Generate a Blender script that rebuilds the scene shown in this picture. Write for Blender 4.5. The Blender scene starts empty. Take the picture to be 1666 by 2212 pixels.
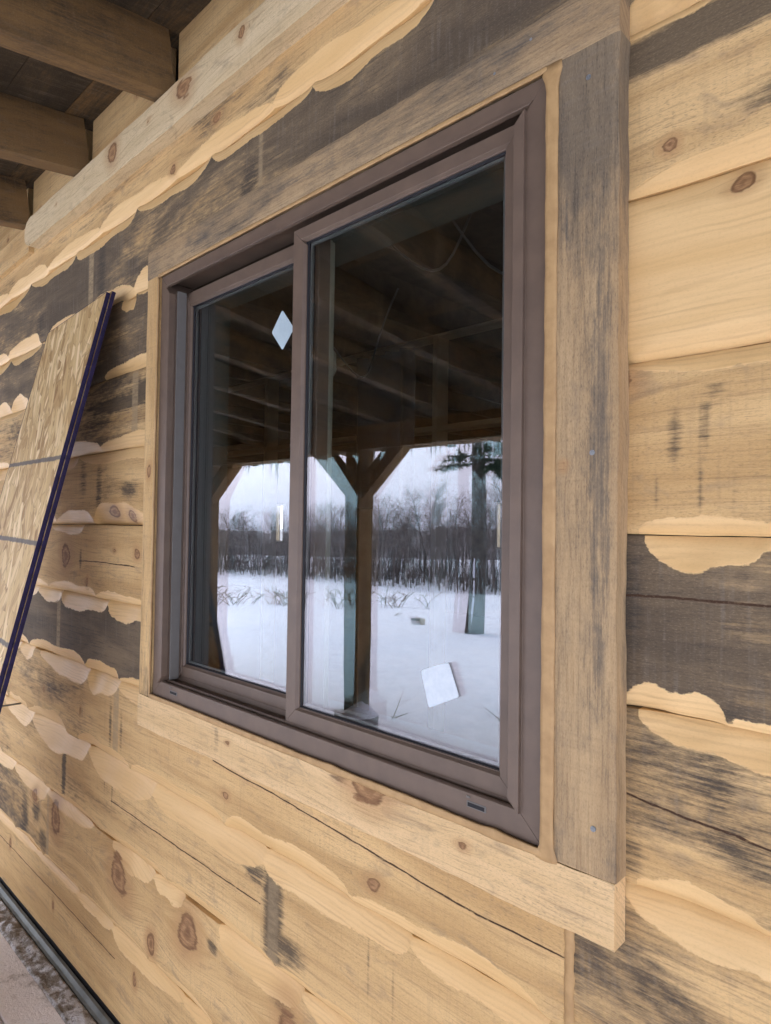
import bpy, bmesh, math, random
import numpy as np
from mathutils import Matrix, Vector, noise as mnoise

R = math.radians
rng = random.Random(7)
sc = bpy.context.scene
col = sc.collection

# ------------------------------------------------------------------ camera
ZC = 1.6
yaw, pit, rol = R(43.637), R(1.3508), R(0.8068)
v = Vector((-math.sin(yaw) * math.cos(pit), math.cos(yaw) * math.cos(pit), math.sin(pit)))
r0 = v.cross(Vector((0, 0, 1))).normalized()
u0 = r0.cross(v)
rr = r0 * math.cos(rol) + u0 * math.sin(rol)
uu = -r0 * math.sin(rol) + u0 * math.cos(rol)
cd = bpy.data.cameras.new('camera')
cam = bpy.data.objects.new('camera', cd)
col.objects.link(cam)
m = Matrix.Identity(4)
for i in range(3):
    m[i][0], m[i][1], m[i][2] = rr[i], uu[i], -v[i]
cam.matrix_world = Matrix.Translation((0, -0.914, ZC)) @ m
cd.sensor_fit = 'HORIZONTAL'
cd.sensor_width = 36
cd.lens = 1400 / 1666 * 36
cd.clip_start = 0.02
cd.clip_end = 3000
sc.camera = cam

# ------------------------------------------------------------------ world, sun, exposure
SUN_EL, SUN_AZ = 38, 250
w = bpy.data.worlds.new('World')
sc.world = w
w.use_nodes = True
nt = w.node_tree
nt.nodes.clear()
sky = nt.nodes.new('ShaderNodeTexSky')
sky.sky_type = 'NISHITA'
sky.sun_disc = False
sky.sun_elevation = R(SUN_EL)
sky.sun_rotation = R(SUN_AZ)
sky.air_density = 1.0
sky.dust_density = 6.0
hsv = nt.nodes.new('ShaderNodeHueSaturation')
hsv.inputs['Saturation'].default_value = 0.10
mixw = nt.nodes.new('ShaderNodeMix')
mixw.data_type = 'RGBA'
mixw.inputs['Factor'].default_value = 0.72          # overcast: even cloud over the clear sky
mixw.inputs[7].default_value = (8.5, 9.0, 11.3, 1)
bg = nt.nodes.new('ShaderNodeBackground')
bg.inputs['Strength'].default_value = 0.12
out = nt.nodes.new('ShaderNodeOutputWorld')
nt.links.new(sky.outputs[0], hsv.inputs['Color'])
nt.links.new(hsv.outputs[0], mixw.inputs[6])
nt.links.new(mixw.outputs[2], bg.inputs['Color'])
nt.links.new(bg.outputs[0], out.inputs[0])

sl = bpy.data.lights.new('sun', 'SUN')
sl.energy = 0.8
sl.angle = R(25)
sl.color = (1, 0.96, 0.9)
so = bpy.data.objects.new('sun', sl)
col.objects.link(so)
az = R(SUN_AZ)
sd = Vector((math.sin(az) * math.cos(R(SUN_EL)), math.cos(az) * math.cos(R(SUN_EL)), math.sin(R(SUN_EL))))
so.rotation_euler = sd.to_track_quat('Z', 'Y').to_euler()

vs = sc.view_settings
vs.view_transform = 'Standard'
vs.look = 'None'
vs.gamma = 1
vs.use_curve_mapping = False
vs.exposure = 2.0
sc.cycles.use_denoising = True
sc.cycles.max_bounces = 8
sc.cycles.diffuse_bounces = 3
sc.cycles.glossy_bounces = 4
sc.cycles.transparent_max_bounces = 24
sc.cycles.caustics_reflective = False
sc.cycles.caustics_refractive = False
sc.cycles.sample_clamp_indirect = 6
sc.cycles.use_adaptive_sampling = True
sc.cycles.adaptive_threshold = 0.01
sc.cycles.adaptive_min_samples = 20

# ------------------------------------------------------------------ object helpers
def link(o, parent=None):
    col.objects.link(o)
    if parent is not None:
        o.parent = parent
        o.matrix_parent_inverse = wm(parent).inverted()
    return o

def wm(o):
    mm = o.matrix_basis.copy()
    if o.parent is not None:
        mm = wm(o.parent) @ o.matrix_parent_inverse @ mm
    return mm

def tag(o, label=None, cat=None, group=None, kind=None):
    if label: o['label'] = label
    if cat: o['category'] = cat
    if group: o['group'] = group
    if kind: o['kind'] = kind
    return o

def empty(name, loc, label=None, cat=None, group=None, kind=None):
    o = bpy.data.objects.new(name, None)
    o.location = loc
    o.empty_display_size = 0.1
    col.objects.link(o)
    return tag(o, label, cat, group, kind)

def obj(name, verts, faces, mat, parent=None, smooth=False, loc=None, rot=None):
    me = bpy.data.meshes.new(name)
    me.from_pydata([tuple(p) for p in verts], [], [tuple(f) for f in faces])
    if mat is not None:
        me.materials.append(mat)
    if smooth:
        me.polygons.foreach_set('use_smooth', [True] * len(me.polygons))
    me.update()
    o = bpy.data.objects.new(name, me)
    if loc is not None: o.location = loc
    if rot is not None: o.rotation_euler = rot
    return link(o, parent)

class MB:
    def __init__(s): s.v = []; s.f = []
    def add(s, vs_, fs):
        b = len(s.v); s.v += [tuple(p) for p in vs_]; s.f += [tuple(i + b for i in f) for f in fs]
    def box(s, x0, x1, y0, y1, z0, z1):
        s.add([(x0,y0,z0),(x1,y0,z0),(x1,y1,z0),(x0,y1,z0),(x0,y0,z1),(x1,y0,z1),(x1,y1,z1),(x0,y1,z1)],
              [(0,3,2,1),(4,5,6,7),(0,1,5,4),(1,2,6,5),(2,3,7,6),(3,0,4,7)])
    def tube(s, pts, rad, n=6, cap=True):
        pts = [Vector(p) for p in pts]
        rings = []
        for i, p in enumerate(pts):
            d = (pts[min(i+1, len(pts)-1)] - pts[max(i-1, 0)]).normalized()
            a = Vector((0, 0, 1)) if abs(d.z) < 0.9 else Vector((1, 0, 0))
            e1 = d.cross(a).normalized(); e2 = d.cross(e1)
            rd = rad[i] if hasattr(rad, '__len__') else rad
            rings.append([p + (e1 * math.cos(2*math.pi*k/n) + e2 * math.sin(2*math.pi*k/n)) * rd for k in range(n)])
        vs_ = [q for g in rings for q in g]
        fs = [(i*n+k, i*n+(k+1) % n, (i+1)*n+(k+1) % n, (i+1)*n+k) for i in range(len(pts)-1) for k in range(n)]
        if cap:
            fs += [tuple(range(n))[::-1], tuple((len(pts)-1)*n+k for k in range(n))]
        s.add(vs_, fs)
    def build(s, name, mat, parent=None, smooth=False, **k):
        return obj(name, s.v, s.f, mat, parent, smooth, **k)

def bevel(o, wdt=0.0015, seg=2):
    b = o.modifiers.new('bevel', 'BEVEL')
    b.width = wdt; b.segments = seg; b.limit_method = 'ANGLE'; b.angle_limit = R(30)
    b.harden_normals = False
    return o

# ------------------------------------------------------------------ node helpers
class NG:
    def __init__(s, name):
        s.m = bpy.data.materials.new(name)
        s.m.use_nodes = True
        s.t = s.m.node_tree
        s.t.nodes.clear()
        s.o = s.t.nodes.new('ShaderNodeOutputMaterial')
    def n(s, typ, **k):
        nd = s.t.nodes.new(typ)
        for a, b in k.items(): setattr(nd, a, b)
        return nd
    def l(s, a, b): s.t.links.new(a, b)
    def setin(s, sock, val):
        if hasattr(val, 'is_output') or isinstance(val, bpy.types.NodeSocket): s.l(val, sock)
        else: sock.default_value = val
    def math(s, op, a, b=None, c=None, clamp=False):
        nd = s.n('ShaderNodeMath', operation=op, use_clamp=clamp)
        s.setin(nd.inputs[0], a)
        if b is not None: s.setin(nd.inputs[1], b)
        if c is not None: s.setin(nd.inputs[2], c)
        return nd.outputs[0]
    def attr(s, name):
        nd = s.n('ShaderNodeAttribute', attribute_name=name)
        return nd.outputs['Fac']
    def comb(s, x, y, z=0.0):
        nd = s.n('ShaderNodeCombineXYZ')
        s.setin(nd.inputs[0], x); s.setin(nd.inputs[1], y); s.setin(nd.inputs[2], z)
        return nd.outputs[0]
    def mapp(s, vec, scale=(1, 1, 1), rot=(0, 0, 0), loc=(0, 0, 0)):
        nd = s.n('ShaderNodeMapping')
        s.l(vec, nd.inputs['Vector'])
        nd.inputs['Scale'].default_value = scale
        nd.inputs['Rotation'].default_value = rot
        nd.inputs['Location'].default_value = loc
        return nd.outputs[0]
    def noise(s, vec, scale=1.0, detail=3.0, rough=0.5, dist=0.0):
        nd = s.n('ShaderNodeTexNoise')
        if vec is not None: s.l(vec, nd.inputs['Vector'])
        nd.inputs['Scale'].default_value = scale
        nd.inputs['Detail'].default_value = detail
        nd.inputs['Roughness'].default_value = rough
        nd.inputs['Distortion'].default_value = dist
        return nd.outputs['Fac']
    def step(s, x, lo, hi, a=0.0, b=1.0):
        nd = s.n('ShaderNodeMapRange', interpolation_type='SMOOTHSTEP')
        s.setin(nd.inputs['Value'], x)
        nd.inputs['From Min'].default_value = lo; nd.inputs['From Max'].default_value = hi
        nd.inputs['To Min'].default_value = a; nd.inputs['To Max'].default_value = b
        return nd.outputs[0]
    def mix(s, f, a, b, mode='MIX'):
        nd = s.n('ShaderNodeMix', data_type='RGBA', blend_type=mode)
        s.setin(nd.inputs[0], f)
        for i, x in ((6, a), (7, b)):
            if isinstance(x, (tuple, list)): nd.inputs[i].default_value = (*x[:3], 1)
            else: s.l(x, nd.inputs[i])
        return nd.outputs[2]
    def bsdf(s, color, rough=0.6, bump=None, bstr=0.4, bdist=0.002, metal=0.0, spec=0.35):
        p = s.n('ShaderNodeBsdfPrincipled')
        if isinstance(color, (tuple, list)): p.inputs['Base Color'].default_value = (*color[:3], 1)
        else: s.l(color, p.inputs['Base Color'])
        s.setin(p.inputs['Roughness'], rough)
        s.setin(p.inputs['Metallic'], metal)
        p.inputs['Specular IOR Level'].default_value = spec
        if bump is not None:
            b = s.n('ShaderNodeBump')
            b.inputs['Strength'].default_value = bstr
            b.inputs['Distance'].default_value = bdist
            s.l(bump, b.inputs['Height'])
            s.l(b.outputs[0], p.inputs['Normal'])
        s.l(p.outputs[0], s.o.inputs[0])
        return p
    def pos(s):
        return s.n('ShaderNodeTexCoord').outputs['Object']

# ------------------------------------------------------------------ wood: colour comes from per-vertex wood features
def wood_material(name='sawn_pine', tan=(0.50, 0.308, 0.124), tan2=(0.70, 0.470, 0.216), gray=(0.188, 0.134, 0.078),
                  gray2=(0.092, 0.067, 0.043), gray3=(0.27, 0.19, 0.108), fresh=(0.79, 0.540, 0.256), fresh2=(0.69, 0.440, 0.184),
                  soft=0.0, stain=(0.048, 0.040, 0.032), stain_max=0.84, sawtan=0.16):
    g = NG(name)
    gx, gz = g.attr('gx'), g.attr('gz')
    scv, kd, st, pl, gr, dk = (g.attr(a) for a in ('sc', 'kd', 'st', 'pl', 'gr', 'dk'))
    P = g.comb(gx, gz, 0.0)
    nA = g.noise(g.mapp(P, (1.3, 13, 1)), 1.0, 2.5, 0.55, 0.4)        # broad grain
    nB = g.noise(g.mapp(P, (7, 170, 1)), 1.0, 3, 0.7)               # fine fibres
    nC = g.noise(g.mapp(P, (2.0, 7.0, 1)), 1.0, 5, 0.62, 0.6)        # weather patches
    nS = g.noise(g.mapp(P, (95, 5, 1), rot=(0, 0, 0.24)), 1.0, 2, 0.65)   # saw marks across the grain
    nD = g.noise(g.mapp(P, (110, 420, 1)), 1.0, 1, 0.5)                                    # specks
    nE = g.noise(g.mapp(P, (22, 70, 1)), 1.0, 4, 0.72)
    nF = g.noise(g.mapp(P, (9, 22, 1), loc=(3, 7, 0)), 1.0, 3, 0.65, 0.8)
    # growth rings on the cut faces
    nR = g.noise(g.mapp(P, (1.6, 120, 1), loc=(5, 2, 0)), 1.0, 1.5, 0.5, 0.25)
    ring = g.math('SINE', g.math('MULTIPLY', g.math('ADD', gz, g.math('MULTIPLY', g.math('ADD', nA, nC), 0.045)), 640.0))
    ring = g.math('MULTIPLY', g.step(ring, -0.2, 1.0), g.step(nR, 0.42, 0.66, 0.25, 1.0))
    frc = g.mix(g.step(nA, 0.3, 0.7), fresh, fresh2)
    frc = g.mix(g.math('MULTIPLY', ring, g.step(nC, 0.35, 0.65, 0.06, 0.42)), frc, (0.42, 0.23, 0.10))
    frc = g.mix(g.math('MULTIPLY', g.step(nB, 0.45, 0.8), 0.22), frc, (0.46, 0.26, 0.10))
    # tan rough-sawn face
    tn = g.mix(g.step(nA, 0.25, 0.75), tan, tan2)
    tn = g.mix(g.step(nB, 0.46, 0.74, 0, 0.50), tn, (0.25, 0.150, 0.068))
    tn = g.mix(g.step(nS, 0.50, 0.74, 0, sawtan), tn, (0.26, 0.18, 0.10))
    tn = g.mix(g.math('MULTIPLY', g.step(nD, 0.56, 0.74), g.step(nC, 0.4, 0.62, 0.08, 0.42)), tn, (0.15, 0.105, 0.065))
    tn = g.mix(g.math('MULTIPLY', g.step(nF, 0.54, 0.76), 0.42), tn, (0.22, 0.165, 0.11))
    tn = g.mix(g.math('MULTIPLY', g.step(nE, 0.56, 0.75), 0.24), tn, (0.17, 0.125, 0.085))
    # grey weathered face
    gy = g.mix(g.step(nC, 0.34, 0.68), gray, gray2)
    gy = g.mix(g.step(nA, 0.50, 0.8, 0, 0.55), gy, gray3)
    gy = g.mix(g.math('MULTIPLY', g.step(nS, 0.46, 0.72, 0, 0.42), g.step(nF, 0.36, 0.64, 0.15, 1.0)), gy, (0.20, 0.165, 0.125))
    gy = g.mix(g.step(nB, 0.50, 0.75, 0, 0.6), gy, (0.055, 0.043, 0.031))
    gy = g.mix(g.math('MULTIPLY', g.step(nD, 0.56, 0.74), 0.4), gy, (0.035, 0.03, 0.026))
    gm = g.math('ADD', gr, g.math('MULTIPLY', g.math('SUBTRACT', nC, 0.5), 1.15))
    gm = g.math('ADD', gm, g.math('MULTIPLY', g.math('SUBTRACT', nE, 0.5), 0.55))
    gm = g.math('ADD', gm, g.math('MULTIPLY', g.math('SUBTRACT', nB, 0.5), 0.35))
    rough = g.mix(g.step(gm, 0.30 - soft, 0.74 + soft), tn, gy)
    # dark stains, pale sticker bars
    sn = g.math('ADD', g.math('MULTIPLY', nE, 0.5), g.math('MULTIPLY', nB, 0.5))
    stn = g.math('ADD', st, g.math('MULTIPLY', g.math('SUBTRACT', sn, 0.5), 2.6))
    stn = g.math('MULTIPLY', g.step(stn, 0.15, 1.0), g.step(st, 0.02, 0.6))
    rough = g.mix(g.math('MULTIPLY', stn, stain_max), rough, stain)
    pln = g.math('MULTIPLY', g.step(pl, 0.1, 0.7), g.step(nE, 0.35, 0.6, 0.35, 0.85))
    rough = g.mix(pln, rough, (0.37, 0.27, 0.15))
    # scalloped cuts, ragged where the blade left the rough face
    edge = g.math('ADD', scv, g.math('MULTIPLY', g.math('SUBTRACT', nE, 0.5), 0.017))
    edge = g.math('ADD', edge, g.math('MULTIPLY', g.math('SUBTRACT', nS, 0.5), 0.006))
    fm = g.math('MULTIPLY', g.step(edge, -0.0012, 0.0018), g.step(g.math('ADD', nF, g.math('MULTIPLY', scv, 6.0)), 0.30, 0.36, 0.35, 1.0))
    c = g.mix(fm, rough, frc)
    # knots
    kr = g.math('SINE', g.math('MULTIPLY', g.math('ADD', kd, g.math('MULTIPLY', nF, 0.9)), 11.0))
    kc = g.mix(g.step(kr, -0.8, 1.0), (0.43, 0.245, 0.110), (0.31, 0.165, 0.072))
    kc = g.mix(g.step(nE, 0.38, 0.62, 0, 0.75), kc, (0.22, 0.11, 0.05))
    kc = g.mix(g.step(kd, 0.0, 0.5, 0.5, 0.0), kc, (0.13, 0.062, 0.03))
    kc = g.mix(g.math('MULTIPLY', g.step(kd, 0.66, 0.98), g.step(nF, 0.36, 0.60, 0.15, 0.95)), kc, (0.085, 0.038, 0.018))
    c = g.mix(g.math('MULTIPLY', g.step(kd, 0.8, 2.6, 0.70, 0.0), g.step(nA, 0.3, 0.7, 0.5, 1.0)), c, (0.40, 0.21, 0.085))
    c = g.mix(g.step(g.math('ADD', kd, g.math('MULTIPLY', g.math('SUBTRACT', nF, 0.5), 1.3)), 0.86, 1.10, 1, 0), c, kc)
    ck = g.math('ABSOLUTE', g.math('ADD', g.attr('ck'), g.math('MULTIPLY', g.math('SUBTRACT', nF, 0.5), 0.010)))
    c = g.mix(g.math('MULTIPLY', g.step(ck, 0.0010, 0.0024, 1, 0), g.step(nE, 0.30, 0.45, 0.45, 1.0)), c, (0.050, 0.022, 0.010))
    nG = g.noise(g.mapp(P, (190, 470, 1)), 1.0, 3, 0.75)             # pores and fuzz
    c = g.mix(g.math('MULTIPLY', g.step(nG, 0.50, 0.72), g.step(fm, 0, 1, 0.30, 0.12)), c, (0.09, 0.06, 0.035))
    c = g.mix(g.math('MULTIPLY', g.step(nG, 0.50, 0.28), g.step(fm, 0, 1, 0.10, 0.06)), c, (0.80, 0.62, 0.40))
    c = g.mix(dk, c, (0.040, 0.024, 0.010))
    h = g.math('ADD', g.math('MULTIPLY', nS, 0.7), g.math('MULTIPLY', nB, 0.8))
    h = g.math('MULTIPLY', h, g.step(scv, -0.001, 0.001, 1.0, 0.18))
    h = g.math('ADD', h, g.math('MULTIPLY', g.noise(g.mapp(P, (16, 34, 1), loc=(1, 4, 0)), 1.0, 1, 0.5), g.step(scv, -0.001, 0.002, 0.0, 2.2)))
    g.bsdf(c, g.step(fm, 0, 1, 0.82, 0.52), h, 0.55, 0.0016, spec=0.28)
    return g.m

WOOD = wood_material()
TRIMWOOD = wood_material('weathered_trim', tan=(0.38, 0.250, 0.125), tan2=(0.50, 0.345, 0.180), gray=(0.225, 0.168, 0.104), gray2=(0.14, 0.108, 0.074),
                         gray3=(0.30, 0.22, 0.13), soft=0.06, stain=(0.105, 0.092, 0.076), stain_max=0.72, sawtan=0.22)
SILLWOOD = wood_material('pale_sill_wood', tan=(0.64, 0.43, 0.205), tan2=(0.75, 0.525, 0.275), sawtan=0.10)
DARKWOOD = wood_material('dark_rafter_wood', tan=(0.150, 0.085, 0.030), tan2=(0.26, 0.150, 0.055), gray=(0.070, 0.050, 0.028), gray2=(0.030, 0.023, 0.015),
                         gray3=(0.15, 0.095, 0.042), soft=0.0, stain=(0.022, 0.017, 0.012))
PALEWOOD = wood_material('pale_ledger_wood', tan=(0.60, 0.455, 0.255), tan2=(0.70, 0.55, 0.33), sawtan=0.10)

def board(name, L, Wd, T, parent=None, mat=None, seed=0, gray=0.2, dark=0.0, fresh=False, knots=(), up=(), dn=(), stains=(), pales=(),
          xs=None, nz=6, edge=0.0015, shape_seed=None, graymap=None, link_it=True, cracks=(), edge_in=0.002, chamf=0.34, warp=0.0, zx0=0.0):
    """one sawn board: x 0..L along the grain, z 0..Wd across, front face at y=0, back at y=T.
    dn: cuts along the top edge, up: cuts along the bottom edge (x0, x1, width)."""
    mat = mat or WOOD
    rs = np.random.RandomState((seed * 37 + 11) % 100000)
    if xs is None:
        xs = np.linspace(0, L, max(2, int(L / 0.1)) + 1)
    xs = np.asarray(xs, float)
    zs = np.linspace(0, Wd, nz + 1)
    nx = len(xs)
    X, Z = np.meshgrid(xs, zs, indexing='ij')
    def wob(x, amp, k):
        y = np.zeros_like(x)
        for i in range(5):
            fr = k * (1.9 ** i); y += np.sin(x * fr + rs.rand() * 6.28) / (1.35 ** i)
        return y * amp / 3
    Y = np.zeros_like(X)
    SCF = np.full_like(X, -0.2) if not fresh else np.full_like(X, 0.2)
    def cut(lst, dist):
        nonlocal SCF, Y
        wv = np.full(nx, -0.03)
        ls = sorted(lst)
        cusp = [rs.uniform(0.0, 0.34) if i + 1 < len(ls) and ls[i + 1][0] - ls[i][1] < 0.06 else 0.0 for i in range(len(ls))]
        for i, (a, b, W) in enumerate(ls):
            le, re = (cusp[i - 1] if i else 0.0), cusp[i]
            b = max(b, ls[i + 1][0]) if re else b
            t = (xs - a) / (b - a)
            sk = rs.uniform(0.75, 1.35)
            tt = np.clip(t, 0, 1) ** sk
            s = (1 - np.abs(2 * tt - 1) ** 3.2) ** 0.55
            s = s * (1 + 0.16 * np.sin(t * 5 + rs.rand() * 6) + 0.08 * np.sin(t * 13 + rs.rand() * 6))
            flo = np.where(t < 0.5, le, re)
            s = flo + (1 - flo) * s
            ww = np.where((t > 0) & (t < 1), W * s, -0.03)
            wv = np.maximum(wv, ww)
        d = wv[:, None] - dist
        SCF = np.maximum(SCF, d)
        Y += np.maximum(d, 0) * chamf
    if up: cut(up, Z)
    if dn: cut(dn, Wd - Z)
    # edges slightly eased and uneven
    Zv = Z.copy()
    Zv[:, 0] += wob(xs, edge, 9) ; Zv[:, -1] += wob(xs, edge, 11)
    Y += warp * wob(xs, 1.0, 3)[:, None]
    for arr in (0, -1):
        Y[:, arr] += edge_in
    nv = nx * (nz + 1)
    front = np.stack([X.ravel(), Y.ravel(), Zv.ravel()], 1)
    idx = np.arange(nv).reshape(nx, nz + 1)
    q = np.stack([idx[:-1, :-1], idx[1:, :-1], idx[1:, 1:], idx[:-1, 1:]], -1).reshape(-1, 4)
    # loop round the rim
    rim = list(idx[:, 0]) + list(idx[-1, 1:]) + list(idx[-2::-1, -1]) + list(idx[0, -2:0:-1])
    n = len(rim)
    side1 = front[rim]
    side2 = side1.copy(); side2[:, 1] = T
    allv = np.concatenate([front, side1, side2])
    faces = [tuple(f) for f in q.tolist()]
    for i in range(n):
        j = (i + 1) % n
        faces.append((nv + j, nv + i, nv + n + i, nv + n + j))
    faces.append(tuple(nv + n + i for i in range(n)))
    me = bpy.data.meshes.new(name)
    me.from_pydata(allv.tolist(), [], faces)
    sm = np.zeros(len(faces), bool); sm[:len(q)] = True
    me.polygons.foreach_set('use_smooth', sm)
    me.materials.append(mat)
    x, y, z = allv[:, 0], allv[:, 1], allv[:, 2]
    side = np.concatenate([np.zeros(nv), np.zeros(n), np.ones(n)])
    gz = z + side * T * 1.0 + 0.3 * (side * 0)
    kdv = np.full(len(x), 4.0)
    for kk in knots:
        kx, kz, kr = kk[:3]
        el = kk[3] if len(kk) > 3 else 1.35
        dx, dz = (x - kx) / (kr * el), (z - kz) / kr
        dd = np.sqrt(dx * dx + dz * dz)
        ang = np.arctan2(dz, dx)
        dd = dd * (1 + 0.10 * np.sin(2 * ang + kx * 9) + 0.07 * np.sin(3 * ang + kz * 31))
        kdv = np.minimum(kdv, dd)
        gz = gz - np.sign(dz) * kr * 1.0 * np.exp(-(dx * dx) / 7.0 - np.abs(dz) / 2.2)
    stv = np.zeros(len(x))
    for (sx, sz, rx, rz, val) in stains:
        dd = np.abs((x - sx) / rx) ** 2.4 + np.abs((z - sz) / rz) ** 2.4
        stv = np.maximum(stv, val * np.exp(-dd))
    plv = np.zeros(len(x))
    for (px, hw, val) in pales:
        plv = np.maximum(plv, val * np.exp(-((x - px) / hw) ** 6))
    ckv = np.full(len(x), 0.5)
    for cr in cracks:
        cx = [p[0] for p in cr]; cz = [p[1] for p in cr]
        dzc = z - np.interp(x, cx, cz)
        ins = (x > cx[0]) & (x < cx[-1])
        tap = np.maximum(0, np.maximum(cx[0] + 0.05 - x, x - cx[-1] + 0.05)) * 0.0
        cand = np.where(ins, dzc, np.where(dzc >= 0, 0.5, -0.5))
        ckv = np.where(np.abs(cand) < np.abs(ckv), cand, ckv)
    if graymap is not None:
        grv = np.interp(x, [a for a, b in graymap], [b for a, b in graymap])
    else:
        grv = np.full(len(x), gray)
    scf = np.concatenate([SCF.ravel(), SCF.ravel()[rim], SCF.ravel()[rim]])
    for nm, arr in (('sc', scf), ('kd', kdv), ('gx', x + seed * 7.31 + side * T), ('gz', gz + seed * 3.17), ('st', stv), ('pl', plv), ('gr', grv), ('dk', np.full(len(x), dark)), ('ck', ckv)):
        a = me.attributes.new(nm, 'FLOAT', 'POINT')
        a.data.foreach_set('value', np.ascontiguousarray(arr, np.float32))
    me.update()
    o = bpy.data.objects.new(name, me)
    if link_it:
        link(o, parent)
    return o

def place(o, origin, ex, ez):
    """put a board so that its local x runs along ex and its local z along ez (front face = -(ez x ex))"""
    ex = Vector(ex).normalized(); ez = Vector(ez).normalized(); ey = ez.cross(ex)
    mm = Matrix.Identity(4)
    for i in range(3):
        mm[i][0], mm[i][1], mm[i][2], mm[i][3] = ex[i], ey[i], ez[i], origin[i]
    o.matrix_basis = mm
    return o

def simple(name, c, rough=0.6, c2=None, scale=20.0, bump=0.0, metal=0.0, spec=0.35, bscale=60.0, bdist=0.002):
    g = NG(name)
    p = g.pos()
    cc = c
    if c2 is not None:
        cc = g.mix(g.step(g.noise(p, scale, 5, 0.6), 0.3, 0.7), c, c2)
    g.bsdf(cc, rough, g.noise(p, bscale, 4, 0.6) if bump else None, bump, bdist, metal, spec)
    return g.m

# ------------------------------------------------------------------ materials
def snow_material():
    g = NG('snow')
    p = g.pos()
    n = g.noise(p, 0.35, 5, 0.55)
    n2 = g.noise(p, 14, 5, 0.65)
    n3 = g.noise(g.mapp(p, (1.2, 3.6, 1), rot=(0, 0, 0.5)), 1.0, 6, 0.6, 0.5)
    c = g.mix(g.step(n, 0.3, 0.7), (0.80, 0.82, 0.86), (0.74, 0.77, 0.83))
    h = g.math('ADD', g.math('MULTIPLY', n3, 3.0), g.math('MULTIPLY', n2, 0.35))
    g.bsdf(c, 0.75, h, 0.6, 0.02, spec=0.2)
    return g.m
SNOW = snow_material()
VINYL = simple('brown_vinyl', (0.160, 0.110, 0.077), 0.42, (0.132, 0.092, 0.066), 18, 0.06, spec=0.4, bscale=220, bdist=0.0006)
BLACK = simple('rubber_and_gap_black', (0.010, 0.010, 0.012), 0.6)  # gasket rubber, also the painted dark of weep slots and wall foot gap
def caulk_material():
    g = NG('tan_caulk'); p = g.pos()
    c = g.mix(g.step(g.noise(p, 30, 4, 0.6), 0.35, 0.7), (0.47, 0.295, 0.130), (0.38, 0.23, 0.098))
    g.bsdf(c, 0.55, g.noise(p, 90, 4, 0.6), 0.5, 0.0015)
    return g.m
CAULK = caulk_material()
ZINC = simple('zinc_screw', (0.30, 0.31, 0.31), 0.5, (0.20, 0.21, 0.21), 300, metal=0.5)
FLASH = simple('grey_flashing', (0.17, 0.18, 0.165), 0.5, (0.10, 0.105, 0.095), 9, 0.2, metal=0.25)
TRACK = simple('grey_track', (0.165, 0.152, 0.135), 0.45, (0.15, 0.138, 0.122), 30, spec=0.4)
SPACER = simple('grey_spacer', (0.09, 0.10, 0.095), 0.5)
LINING = simple('dark_lining', (0.055, 0.062, 0.050), 0.6)
OLIVE = simple('tan_interior_vinyl', (0.25, 0.24, 0.175), 0.5)
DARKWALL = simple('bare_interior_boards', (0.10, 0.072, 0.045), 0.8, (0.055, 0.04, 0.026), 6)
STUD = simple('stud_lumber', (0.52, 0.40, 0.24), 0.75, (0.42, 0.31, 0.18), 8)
CONC = simple('pier_concrete', (0.30, 0.29, 0.27), 0.9, (0.20, 0.19, 0.18), 12, 0.4)
BARK = simple('pine_bark', (0.10, 0.085, 0.072), 0.95, (0.045, 0.036, 0.030), 9, 0.9, bscale=26, bdist=0.02)
ASPEN = simple('pale_bark', (0.30, 0.275, 0.245), 0.9, (0.17, 0.15, 0.132), 3, 0.3)
TWIG = simple('bare_twigs', (0.19, 0.160, 0.140), 0.9, (0.12, 0.098, 0.086), 1.5)
BRUSH = simple('dark_brush', (0.125, 0.103, 0.092), 0.95, (0.07, 0.058, 0.053), 0.8)
NEEDLE = simple('pine_needles', (0.045, 0.075, 0.035), 0.7, (0.028, 0.05, 0.028), 2.0)
WEED = simple('dry_weed', (0.16, 0.11, 0.065), 0.9)
HILL = simple('wooded_hill', (0.10, 0.092, 0.092), 1.0, (0.30, 0.29, 0.30), 0.9, 0.8, bscale=0.4, bdist=1.0)
PAPER = simple('sticker_paper', (0.50, 0.60, 0.63), 0.6, (0.44, 0.54, 0.58), 40, spec=0.3)
PAPERW = simple('sticker_white', (0.68, 0.74, 0.78), 0.5, (0.60, 0.67, 0.72), 60, spec=0.3)
ICE = NG('ice')
_p = ICE.bsdf((0.80, 0.84, 0.88), 0.12, spec=0.5)
_p.inputs['Transmission Weight'].default_value = 0.55
ICE = ICE.m

def frost_floor_material():
    g = NG('frosted_deck')
    p = g.pos()
    n1 = g.noise(p, 3.0, 6, 0.65, 0.3)
    n2 = g.noise(p, 120, 4, 0.7)
    n3 = g.noise(p, 28, 5, 0.7)
    w = g.mix(g.step(g.noise(g.mapp(p, (3, 60, 3)), 1, 4), 0.3, 0.7), (0.30, 0.25, 0.20), (0.20, 0.165, 0.13))
    f = g.step(g.math('ADD', n1, g.math('MULTIPLY', g.math('SUBTRACT', n3, 0.5), 0.6)), 0.22, 0.50)
    f = g.math('MULTIPLY', f, g.step(n2, 0.25, 0.50, 0.72, 1.0))
    c = g.mix(f, w, (0.86, 0.81, 0.79))
    c = g.mix(g.step(n3, 0.68, 0.76, 0, 0.5), c, (0.16, 0.14, 0.125))
    g.bsdf(c, 0.8, g.math('ADD', n2, n3), 0.6, 0.004)
    return g.m
DECK = frost_floor_material()

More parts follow.
